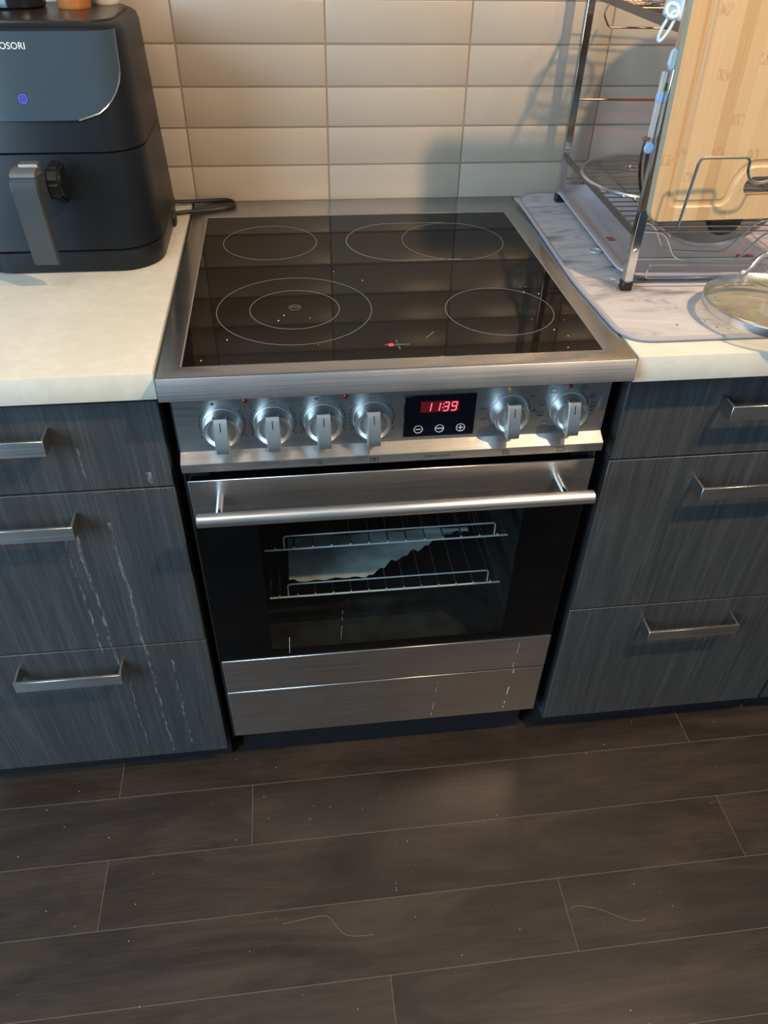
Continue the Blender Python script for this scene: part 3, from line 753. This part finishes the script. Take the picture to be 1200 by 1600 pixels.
ringflat(b, pc, 0.0055, 0.0047, (1, 0, 0), slope, seg=30); ringflat(b, pc, 0.0027, 0.0021, (1, 0, 0), slope, seg=20, a0=PI * .7, a1=PI * 2.3); box(b, pc[0] - .0004, pc[0] + .0004, pc[1] - .0004, pc[1], pc[2], pc[2] + .0035)
obj('power_icon', b, BLUELED, scr)
# handle: flat tapered grip standing off the basket front
b = bm_new(); hx = -0.4680
prof = [(0.3300, 1.0540), (0.2560, 1.0680), (0.2495, 1.0640), (0.2470, 1.0500), (0.2560, 0.9560), (0.2600, 0.9490), (0.2660, 0.9500), (0.2700, 0.9600), (0.2655, 1.0300), (0.3300, 1.0200)]
prism(b, [(hx - 0.0170, y, z) for y, z in prof], (0.034, 0, 0)); bmesh.ops.bevel(b, geom=list(b.edges), offset=0.0016, segments=2, affect='EDGES')
fh = obj('handle', b, FRYERHANDLE, fr)
b = bm_new(); prism(b, [(hx - 0.0155, y, z) for y, z in ((0.2530, 1.0675), (0.2860, 1.0640), (0.2860, 1.0730), (0.2650, 1.0745), (0.2530, 1.0715))], (0.031, 0, 0))
box(b, hx - 0.0110, hx + 0.0130, 0.284, 0.300, 1.066, 1.0755); obj('release_cap', b, SILVERCAP, fh, label='silver release button cap')
b = bm_new(); prism(b, [(-0.4530, y, z) for y, z in ((0.335, 1.068), (0.300, 1.066), (0.288, 1.050), (0.292, 1.030), (0.335, 1.010))], (0.020, 0, 0)); bmesh.ops.bevel(b, geom=list(b.edges), offset=0.004, segments=3, affect='EDGES')
obj('handle_bracket', b, FRYER, fr)
b = bm_new(); box(b, -0.3330, -0.3215, 0.520, 0.545, 0.909, 0.930, 0.003); obj('foot', b, BLACK, fr)
b = bm_new()
cp = [(-0.36, 0.630, 0.925), (-0.335, 0.632, 0.9175), (-0.29, 0.641, 0.9145), (-0.255, 0.646, 0.9145), (-0.236, 0.643, 0.9140), (-0.2265, 0.628, 0.9138), (-0.2320, 0.612, 0.9136), (-0.255, 0.599, 0.9136), (-0.30, 0.588, 0.9136), (-0.345, 0.580, 0.9130), (-0.40, 0.60, 0.9130)]
def smooth_path(P, n=6):
    P = [Vector(p) for p in P]; out = []
    for i in range(len(P) - 1):
        p0 = P[max(0, i - 1)]; p1 = P[i]; p2 = P[i + 1]; p3 = P[min(len(P) - 1, i + 2)]
        for k in range(n):
            t_ = k / n; out.append(0.5 * ((2 * p1) + (p2 - p0) * t_ + (2 * p0 - 5 * p1 + 4 * p2 - p3) * t_ * t_ + (3 * p1 - p0 - 3 * p2 + p3) * t_ ** 3))
    out.append(P[-1]); return out
tube(b, smooth_path(cp), 0.0034, 8); obj('power_cord', b, BLACK, fr)

# jars standing on the fryer
def jar(name, c, r, h, mt, capmt, label):
    t_ = thing(name, label, 'jar', (c[0], c[1], 1.2222))
    b = bm_new(); lathe(b, [(0, 0), (r * .93, 0), (r, 0.003), (r, h * .78), (r * .85, h * .84), (r * .85, h * .86), (0, h * .86)], (c[0], c[1], 1.2222), seg=36); obj('body', b, mt, t_)
    b = bm_new(); lathe(b, [(0, h * .86), (r * .9, h * .86), (r * .9, h), (r * .86, h * 1.01), (0, h * 1.01)], (c[0], c[1], 1.2222), seg=36); obj('lid', b, capmt, t_)
jar('storage_jar', (-0.498, 0.532), 0.040, 0.12, DARKJAR, BLACK, 'black round jar on the air fryer, at the top left edge of the photo')
jar('spice_jar', (-0.418, 0.530), 0.0235, 0.09, CORK, BLACK, 'orange-brown spice jar on the air fryer between the black jar and the white jar')
jar('small_jar', (-0.383, 0.582), 0.0205, 0.08, WHITEJAR, SILVERCAP, 'small white jar on the air fryer, rightmost of the three jars')

# ------------------------------------------------------------------ drying mat, tray, dish rack
def extr_outline(P, z0, z1):
    b = bm_new(); prism(b, [(x, y, z0) for x, y in P], (0, 0, z1 - z0)); return b
mo = [Vector((x, y, 0)) for x, y in ((0.3075, 0.6440), (0.2990, 0.40), (0.2925, 0.24), (0.3010, 0.0420), (0.86, 0.0400), (0.86, 0.6440))]
mo = rounded(mo, 0.045, 8, closed=True); mo = [(p.x, p.y) for p in mo]
dm = thing('drying_mat', 'marble-print dish drying mat with grey binding on the right worktop', 'mat', (0.55, 0.34, 0.9105))
obj('pad', extr_outline(mo, 0.9105, 0.9150), MARBLE, dm)
b = bm_new(); tube(b, [(x, y, 0.9130) for x, y in mo], 0.0034, 8, closed=True); obj('binding', b, BINDING, dm)
RZ = math.radians(-3.1); RO = Vector((0.357, 0.197, 0.9162))
def rk(u, v, z): 
    c, s = math.cos(RZ), math.sin(RZ); return (RO.x + u * c - v * s, RO.y + u * s + v * c, z)
def rl(x, y, z):   # world -> rack local
    c, s = math.cos(-RZ), math.sin(-RZ); dx, dy = x - RO.x, y - RO.y; return (dx * c - dy * s, dx * s + dy * c, z - RO.z)
RW, RD = 0.43, 0.402
# drip tray (own space, rotated with the rack)
tr = thing('drip_tray', 'shiny grey plastic drip tray lying on the mat under the dish rack', 'tray', tuple(RO), RZ)
def loop_rr(u0, u1, v0, v1, r, z): return [(x, y, z) for x, y in rrect(u0, u1, v0, v1, r, 6)]
b = bm_new(); Ls = [loop_rr(0.016, RW + .01, 0.030, 0.425, 0.03, 0.0), loop_rr(0.0, RW + .03, 0.014, 0.440, 0.035, 0.0150), loop_rr(-0.004, RW + .034, 0.010, 0.444, 0.036, 0.0150), loop_rr(-0.004, RW + .034, 0.010, 0.444, 0.036, 0.0170), loop_rr(0.002, RW + .028, 0.016, 0.438, 0.033, 0.0170), loop_rr(0.022, RW + .006, 0.045, 0.420, 0.026, 0.0020)]
rg = [[b.verts.new(p) for p in Lp] for Lp in Ls]
for A, B in zip(rg, rg[1:]):
    for k in range(len(A)): b.faces.new((A[k], A[(k + 1) % len(A)], B[(k + 1) % len(A)], B[k]))
b.faces.new(rg[0][::-1]); b.faces.new(rg[-1]); obj('tray_shell', b, TRAY, tr, loc=(0, 0, 0), smooth=50)
for px_, py_ in ((0.405, 0.395), (0.405, 0.385), (0.598, 0.300), (0.61, 0.29)):
    u, v, w = rl(px_, py_, 0); b = bm_new(); s = 0.007 if px_ < .5 else 0.016
    prism(b, [(u - s, v, 0.0021), (u + s * .2, v - s * .5, 0.0021), (u + s, v + s * .1, 0.0021), (u + s * .5, v + s * .6, 0.0021), (u, v + s * .2, .0021), (u - s * .6, v + s * .6, 0.0021)], (0, 0, 0.0006)); obj('red_scrap', b, REDPLASTIC, tr, loc=(0, 0, 0))

rack = thing('dish_rack', 'chrome two-tier dish rack with square legs standing over the drip tray', 'dish rack', tuple(RO), RZ)
H2 = 0.47
for u, v in ((0, 0), (0, RD), (RW, 0), (RW, RD)):
    b = bm_new(); box(b, u - 0.0065, u + 0.0065, v - 0.0065, v + 0.0065, 0.010, H2, 0.0008); lg = obj('leg', b, CHROME, rack, loc=(0, 0, 0))
    b = bm_new(); box(b, u - 0.0078, u + 0.0078, v - 0.0078, v + 0.0078, -0.001, 0.013, 0.0012); obj('rubber_foot', b, BLACK, lg, loc=(0, 0, 0))
    if v == 0:
        b = bm_new(); lathe(b, [(0, -0.0018), (0.0022, -0.0014), (0.0034, 0), (0.0034, 0.001)], (u, -0.0064, 0.058), (0, 1, 0), 16); box(b, u - .0020, u + .0020, -0.0086, -0.0080, 0.0577, 0.0583); obj('screw', b, WIRE, lg, loc=(0, 0, 0))
S1, S2 = 0.073, 0.322   # shelf heights above the mat
for zs, nm in ((S1, 'lower'), (S2, 'upper')):
    for u in (0.0, RW):
        b = bm_new(); box(b, u - 0.0015 + (0.004 if u == 0 else -.004), u + 0.0015 + (0.004 if u == 0 else -.004), 0.004, RD - .004, zs - 0.005, zs + 0.006, 0.0006); obj('side_rail', b, TAUPE, rack, loc=(0, 0, 0))
    n = 17
    for i in range(n):
        v = 0.030 + (RD - 0.05) * i / (n - 1); b = bm_new()
        tube(b, [(0.004, v, zs), (RW - .004, v, zs)], 0.0012, 6); obj('shelf_wire', b, WIRE if zs == S1 else WIRE_BROWN, rack, loc=(0, 0, 0))
    for u in (0.055, 0.30):
        b = bm_new(); tube(b, [(u, 0.01, zs - .0015), (u, RD - .01, zs - .0015)], 0.0018, 6); obj('shelf_brace', b, WIRE, rack, loc=(0, 0, 0))
b = bm_new(); tube(b, [(0, RD, 0.171), (RW, RD, 0.171)], 0.0020, 8); obj('cross_wire', b, WIRE_BROWN, rack, loc=(0, 0, 0))
b = bm_new(); tube(b, [(0, RD, 0.040), (RW, RD, 0.040)], 0.0020, 8); obj('cross_wire', b, WIRE, rack, loc=(0, 0, 0))
b = bm_new(); tube(b, [(0, 0.0, 0.0445), (RW, 0.0, 0.0445)], 0.0019, 8); obj('cross_wire', b, WIRE, rack, loc=(0, 0, 0))
b = bm_new(); tube(b, rounded([(0.027, -.003, 0.037), (0.201, -.003, 0.036), (0.211, -.003, 0.018), (0.024, -.003, 0.0170)], 0.008, closed=True), 0.0014, 8, closed=True); obj('front_loop', b, WIRE, rack, loc=(0, 0, 0))
b = bm_new(); tube(b, rounded([(0.0, 0.0, 0.084), (0.040, 0.0, 0.082), (0.062, -.001, 0.044), (0.155, -.001, 0.040), (0.186, 0, 0.082), (0.24, 0, 0.084)], 0.014), 0.0015, 8); obj('plate_holder_wire', b, WIRE, rack, loc=(0, 0, 0))
b = bm_new(); tube(b, rounded([(0.0, 0.012, 0.094), (0.026, 0.012, 0.090), (0.048, 0.011, 0.052), (0.140, 0.011, 0.049), (0.176, 0.012, 0.094), (0.24, 0.012, 0.098)], 0.014), 0.0015, 8); obj('plate_holder_wire', b, WIRE, rack, loc=(0, 0, 0))
# mesh edge under the upper shelf
b = bm_new()
tube(b, rounded([rl(0.3720, 0.50, 1.236), rl(0.3665, 0.50, 1.222), rl(0.3780, 0.50, 1.2050), rl(0.55, 0.49, 1.2050), rl(0.56, .49, 1.236)], 0.006), 0.0014, 8); obj('glass_hanger_wire', b, WIRE_BROWN, rack, loc=(0, 0, 0))
# board holder on the front
bh = [(0.4045, 1.0205), (0.4085, 1.1010), (0.4630, 1.1005), (0.4680, 1.0790), (0.4800, 1.0715), (0.4960, 1.0745), (0.51, 1.10), (0.565, 1.10), (0.573, 1.02)]
b = bm_new(); P = [rl(*q) for q in ((0.3748, 0.125, 1.0290), (0.3805, 0.125, 1.1145), (0.4465, 0.124, 1.1145), (0.4480, 0.124, 1.0960), (0.4560, 0.124, 1.0860), (0.4690, 0.124, 1.0836), (0.4840, 0.123, 1.0880), (0.4900, 0.123, 1.1145), (0.552, 0.122, 1.1145), (0.560, 0.122, 1.030), (0.560, 0.185, 0.985))]
tube(b, rounded(P, 0.008, 6), 0.0019, 8); obj('board_holder_wire', b, WIRE, rack, loc=(0, 0, 0))

# cutting board leaning in the holder (own space: x along, z up the board)
BW, BH, BT = 0.32, 0.43, 0.016; LEAN = math.atan(0.134)
b = bm_new(); P = [(x, 0, z) for x, z in rrect(0, BW, 0, BH, 0.012, 6)]
prism(b, P, (0, BT, 0)); bmesh.ops.bevel(b, geom=[e for e in b.edges if abs(e.verts[0].co.y - e.verts[1].co.y) < 1e-6], offset=0.0015, segments=2, affect='EDGES')
board = obj('cutting_board', b, BAMBOO, label='large bamboo cutting board with juice groove and handle slot leaning on the dish rack', cat='cutting board', loc=(0.3520, 0.1630, 1.0245))
board.rotation_euler = (-0.030, math.radians(-1.6), RZ)
bpy.context.view_layer.update()
c = bm_new(); P = [(x, -0.01, z) for x, z in rrect(0.119, 0.201, 0.0295, 0.0540, 0.0122, 8)]; prism(c, P, (0, 0.05, 0)); boolean(board, c)
gp = rounded([(0.024, -0.0050, 0.022), (0.100, -0.0050, 0.022), (0.103, -0.0050, 0.050), (0.118, -0.0050, 0.070), (0.202, -0.0050, 0.070), (0.217, -0.0050, 0.050), (0.220, -0.0050, 0.022), (BW - .026, -0.0050, 0.022), (BW - .026, -0.0050, BH - .024), (0.024, -0.0050, BH - .024)], 0.012, 5, closed=True)
c = bm_new(); tube(c, gp, 0.0072, 16, closed=True); boolean(board, c)
board.data.materials.append(BOARDSHADE)
for p in board.data.polygons:
    p.use_smooth = False
    if p.normal.x < -0.9: p.material_index = 1
board['label'] = 'large bamboo cutting board with juice groove and handle slot leaning on the dish rack'

# glass lids
def lid(name, label, R_, loc, rot, glassm, rimw=0.004, knob=True):
    t_ = thing(name, label, 'pot lid', loc); t_.rotation_euler = rot
    b = bm_new(); lathe(b, [(R_ - .002, -0.001), (R_ - .003, 0.002), (R_ * .85, R_ * .075), (R_ * .5, R_ * .16), (0.0, R_ * .2), (0.0, R_ * .2 - .003), (R_ * .5, R_ * .16 - .003), (R_ * .85, R_ * .075 - .003), (R_ - .005, -0.001), (R_ - .002, -0.001)], seg=64); obj('glass', b, glassm, t_, loc=(0, 0, 0))
    b = bm_new(); lathe(b, [(R_, -rimw), (R_ + .0022, 0), (R_, rimw), (R_ - .0040, rimw * .7), (R_ - .0040, -rimw * .7), (R_, -rimw)], seg=64); obj('rim', b, WIRE, t_, loc=(0, 0, 0))
    return t_
l1 = lid('glass_lid', 'clear glass pot lid lying on the lower shelf of the dish rack', 0.108, (0.476, 0.462, 0.9970), (0.05, 0.0, 0), SMOKEGLASS, 0.003)
b = bm_new(); lathe(b, [(0, 0.0245), (0.004, 0.0245), (0.0045, 0.021), (0, 0.020)], seg=16); bmesh.ops.translate(b, verts=b.verts, vec=(-0.034, -0.006, -.004)); obj('vent_ring', b, WIRE, l1, loc=(0, 0, 0))
b = bm_new(); lathe(b, [(0.007, 0.018), (0.006, 0.030), (0.016, 0.036), (0.017, 0.044), (0.010, 0.048), (0, 0.048)], seg=28); obj('knob', b, BLACK, l1, loc=(0, 0, 0))
l2 = lid('glass_lid', 'smoky glass pot lid standing upright behind the bottom of the cutting board', 0.122, (0.492, 0.262, 1.0790), (-PI / 2 - 0.13, 0, RZ), SMOKEGLASS, 0.005)
b = bm_new(); lathe(b, [(0.026, 0.005), (0.028, 0.012), (0.020, 0.020), (0, 0.021)], seg=28); bmesh.ops.translate(b, verts=b.verts, vec=(0.026, 0.082, 0)); obj('knob', b, pmat('dark_brown_knob', (0.020, 0.012, 0.010), 0.35), l2, loc=(0, 0, 0))
# upturned lid at the front right of the mat
l3 = thing('glass_lid', 'glass pot lid with steel rim lying upturned at the front right of the drying mat', 'pot lid', (0.520, 0.076, 0.9150))
b = bm_new(); R3 = 0.0945; lathe(b, [(0, 0.0005), (0.055, 0.0045), (0.080, 0.012), (R3 - .003, 0.021), (R3 - .003, 0.023), (0.079, 0.0145), (0.055, 0.007), (0, 0.003)], seg=72); obj('glass', b, LIDGLASS, l3, loc=(0, 0, 0))
b = bm_new(); lathe(b, [(R3 - .004, 0.018), (R3, 0.0175), (R3 + .0016, 0.020), (R3 + .0016, 0.029), (R3, 0.0305), (R3 - .0016, 0.029), (R3 - .004, 0.018)], seg=72); obj('rim', b, STEEL_TUBE, l3, loc=(0, 0, 0))
b = bm_new(); lathe(b, [(0, 0.004), (0.003, 0.003), (0.004, 0), (0.003, -0.003), (0, -0.004)], (-0.001, 0.0940, 0.031), (0, 1, 0), 16); obj('rivet', b, WHITEINK, l3, loc=(0, 0, 0))
b = bm_new(); hp = smooth_path([(-0.006, 0.091, 0.028), (0.008, 0.096, 0.036), (0.022, 0.100, 0.052), (0.044, 0.098, 0.058), (0.060, 0.088, 0.048), (0.072, 0.062, 0.028)], 6)
tube(b, hp, 0.0036, 8); obj('handle', b, STEEL_TUBE, l3, loc=(0, 0, 0))

# odds and ends on the rack and mat
b = bm_new(); P = []
for i in range(28):
    a = 2 * PI * i / 28; P.append((0.3245 + 0.0050 * math.cos(a) + 0.0060 * math.sin(a), 0.180, 1.2450 + 0.0150 * math.sin(a)))
hk = thing('hook', 'pale blue plastic ring hook hanging from the upper rack rail beside the board', 'hook', (0.335, 0.20, 1.225))
tube(b, P, 0.0020, 10, closed=True); obj('ring', b, PALEBLUE, hk)
b = bm_new(); tube(b, smooth_path([(0.3210, 0.180, 1.2560), (0.3270, 0.178, 1.2540), (0.3340, 0.180, 1.2560), (0.3350, 0.186, 1.2640), (0.3280, 0.190, 1.2660), (0.3220, 0.186, 1.2620), (0.3210, 0.180, 1.2560)], 5), 0.0026, 8); obj('clasp', b, PALEBLUE, hk)
b = bm_new(); box(b, 0.3432, 0.3500, 0.2015, 0.2075, 1.108, 1.1950, 0.0012)
ut = thing('plastic_strip', 'pale flat plastic strip held upright against the outer side of the front rack leg', 'strip', (0.3466, 0.2045, 1.108)); obj('strip', b, PALESTICK, ut)
b = bm_new(); box(b, 0.3428, 0.3504, 0.2010, 0.2080, 1.1600, 1.1720, 0.001); obj('blue_sticker', b, SKYPLASTIC, ut, label='pale blue sticker')
b = bm_new(); box(b, 0.3478, 0.3506, 0.2008, 0.2082, 1.1735, 1.1830, 0.001); obj('green_sticker', b, GREENPL, ut, label='small green sticker')
b = bm_new(); lathe(b, [(0, -0.003), (0.0055, -0.0022), (0.0070, 0.0), (0.0055, 0.002), (0, 0.003)], (0.3440, 0.196, 1.1085), (0, 1, 0), 24)
obj('round_clip', b, SKYPLASTIC, label='small round pale blue clip on the front leg of the rack below the pale strip', cat='clip')
b = bm_new(); lathe(b, [(0, -0.002), (0.0045, -0.0015), (0.006, 0.0), (0.0045, 0.0015), (0, 0.002)], (0.3390, 0.200, 1.1190), (0, 0, 1), 20)
obj('brown_cap', b, pmat('brown_cap', (0.20, 0.12, 0.07), 0.5), label='tiny brown cap beside the round blue clip on the rack leg', cat='cap')
b = bm_new(); prism(b, [(0.3385, 0.1830, 1.2060), (0.3400, 0.1830, 1.2190), (0.3440, 0.1830, 1.2230), (0.3480, 0.1830, 1.2200), (0.3480, 0.1830, 1.2010), (0.3420, 0.1830, 1.1990)], (0, 0.006, 0)); bmesh.ops.bevel(b, geom=list(b.edges), offset=0.001, segments=1, affect='EDGES')
obj('peg', b, PALEBLUE, label='small pale blue peg at the left edge of the cutting board below the ring hook', cat='peg')
b = bm_new(); tube(b, [(0.3625 + 0.0095 * math.cos(2 * PI * i / 30), 0.3440 + 0.0095 * math.sin(2 * PI * i / 30), 0.9168) for i in range(30)], 0.0016, 8, closed=True)
obj('plastic_ring', b, CLEARPLASTIC, label='clear plastic ring lying on the shaded part of the drying mat', cat='ring')
# on the upper shelf: strainer, cup, dark tin
US = RO.z + S2 + 0.0014
st = thing('strainer', 'round wire mesh strainer on the upper rack shelf with red rim showing', 'strainer', (0.425, 0.455, US))
b = bm_new(); lathe(b, [(0.046, 0.030), (0.049, 0.030), (0.049, 0.034), (0.046, 0.034), (0.046, 0.030)], (0.425, 0.455, US), seg=40); obj('rim', b, REDPLASTIC, st)
b = bm_new()
for i in range(16):
    a = PI * i / 16
    tube(b, [(0.425 + 0.046 * math.cos(a) * math.cos(q), 0.455 + 0.046 * math.sin(a) * math.cos(q), US + 0.032 - 0.031 * math.sin(q)) for q in [PI * k / 12 for k in range(13)]], 0.0006, 4)
for k in range(1, 6):
    q = PI / 2 * k / 6; tube(b, [(0.425 + 0.046 * math.cos(q) * math.cos(2 * PI * i / 28), 0.455 + 0.046 * math.cos(q) * math.sin(2 * PI * i / 28), US + 0.032 - 0.031 * math.sin(q)) for i in range(28)], 0.0006, 4, closed=True)
obj('mesh_bowl', b, WIRE, st, kind='stuff')
cupt = thing('cup', 'white-blue cup upturned on the upper rack shelf at the top edge of the photo', 'cup', (0.405, 0.300, US))
b = bm_new(); lathe(b, [(0.030, 0.0), (0.033, 0.0), (0.026, 0.080), (0.0, 0.082), (0, 0.079), (0.023, 0.077), (0.030, 0.0)], (0.405, 0.300, US), seg=40); obj('body', b, pmat('white_ceramic', (0.62, 0.70, 0.76), 0.25), cupt)
b = bm_new(); tube(b, smooth_path([(0.405, 0.273, US + .065), (0.405, 0.256, US + .060), (0.405, 0.250, US + .040), (0.405, 0.260, US + .020), (0.405, 0.272, US + .016)], 5), 0.0035, 8); obj('handle', b, pmat('grey_ceramic', (0.30, 0.30, 0.30), 0.3), cupt)
bw = thing('red_shade_bowl', 'unseen translucent red bowl, shaped to redden the wall shadow, upturned on the upper rack shelf behind the cutting board', 'bowl', (0.572, 0.395, US))  # unseen bowl, tinted and sized to throw a reddish shadow on the wall
b = bm_new(); lathe(b, [(0.085, 0.0), (0.094, 0.0), (0.092, 0.03), (0.078, 0.085), (0.045, 0.110), (0, 0.113), (0, 0.109), (0.045, 0.106), (0.074, 0.082), (0.088, 0.03), (0.085, 0)], (0.572, 0.395, US), seg=48); obj('body', b, glassy('clear_red_plastic', (0.62, 0.16, 0.10), 0.75, 0.08, 1.45, (0.35, 0.02, 0.015)), bw)

# crumbs (nobody could count them)
def crumbs(name, label, region, n, smin, smax, z, mt):
    b = bm_new()
    for _ in range(n):
        x, y = region(); s = random.uniform(smin, smax)
        r = bmesh.ops.create_icosphere(b, subdivisions=1, radius=s)
        for v in r['verts']:
            v.co = Vector((x + v.co.x * random.uniform(.7, 1.5), y + v.co.y * random.uniform(.7, 1.3), z + max(0, (v.co.z + s * .6)) * .6))
    obj(name, b, mt, label=label, cat='crumbs', kind='stuff')
def reg_cook():
    if random.random() < .6: return random.uniform(0.19, 0.26), random.uniform(0.03, 0.30)
    return random.uniform(-0.26, 0.26), random.uniform(0.03, 0.35)
crumbs('crumbs', 'pale crumbs scattered on the black cooktop glass', reg_cook, 18, 0.0004, 0.0012, GZ, CRUMB)
crumbs('crumbs', 'tiny crumbs and dust specks scattered on the dark floor', lambda: (random.uniform(-0.75, 0.75), random.uniform(-0.52, 0.06)), 80, 0.0003, 0.0009, 0.0, CRUMB)
crumbs('crumbs', 'dark crumbs on the warmly lit front of the drying mat', lambda: (random.uniform(0.34, 0.48), random.uniform(0.06, 0.18)), 16, 0.0005, 0.0013, 0.9150, pmat('dark_crumb', (0.05, 0.03, 0.03), 0.8))
for pts, lb in (([(0.2830, -0.3020, .001), (0.297, -0.2975, .001), (0.330, -0.3050, .001), (0.375, -0.3280, .001), (0.400, -0.3330, .001), (0.412, -0.3300, .001)], 'pale thread lying across the floor plank at the right'),
                ([(-0.215, -0.2700, .001), (-0.150, -0.2640, .001), (-0.133, -0.2700, .001), (-0.108, -0.2990, .001), (-0.06, -0.3040, .001)], 'thin kinked thread on the floor left of centre')):
    b = bm_new(); tube(b, smooth_path(pts, 6), 0.00022, 5); obj('thread', b, THREAD, label=lb, cat='thread')
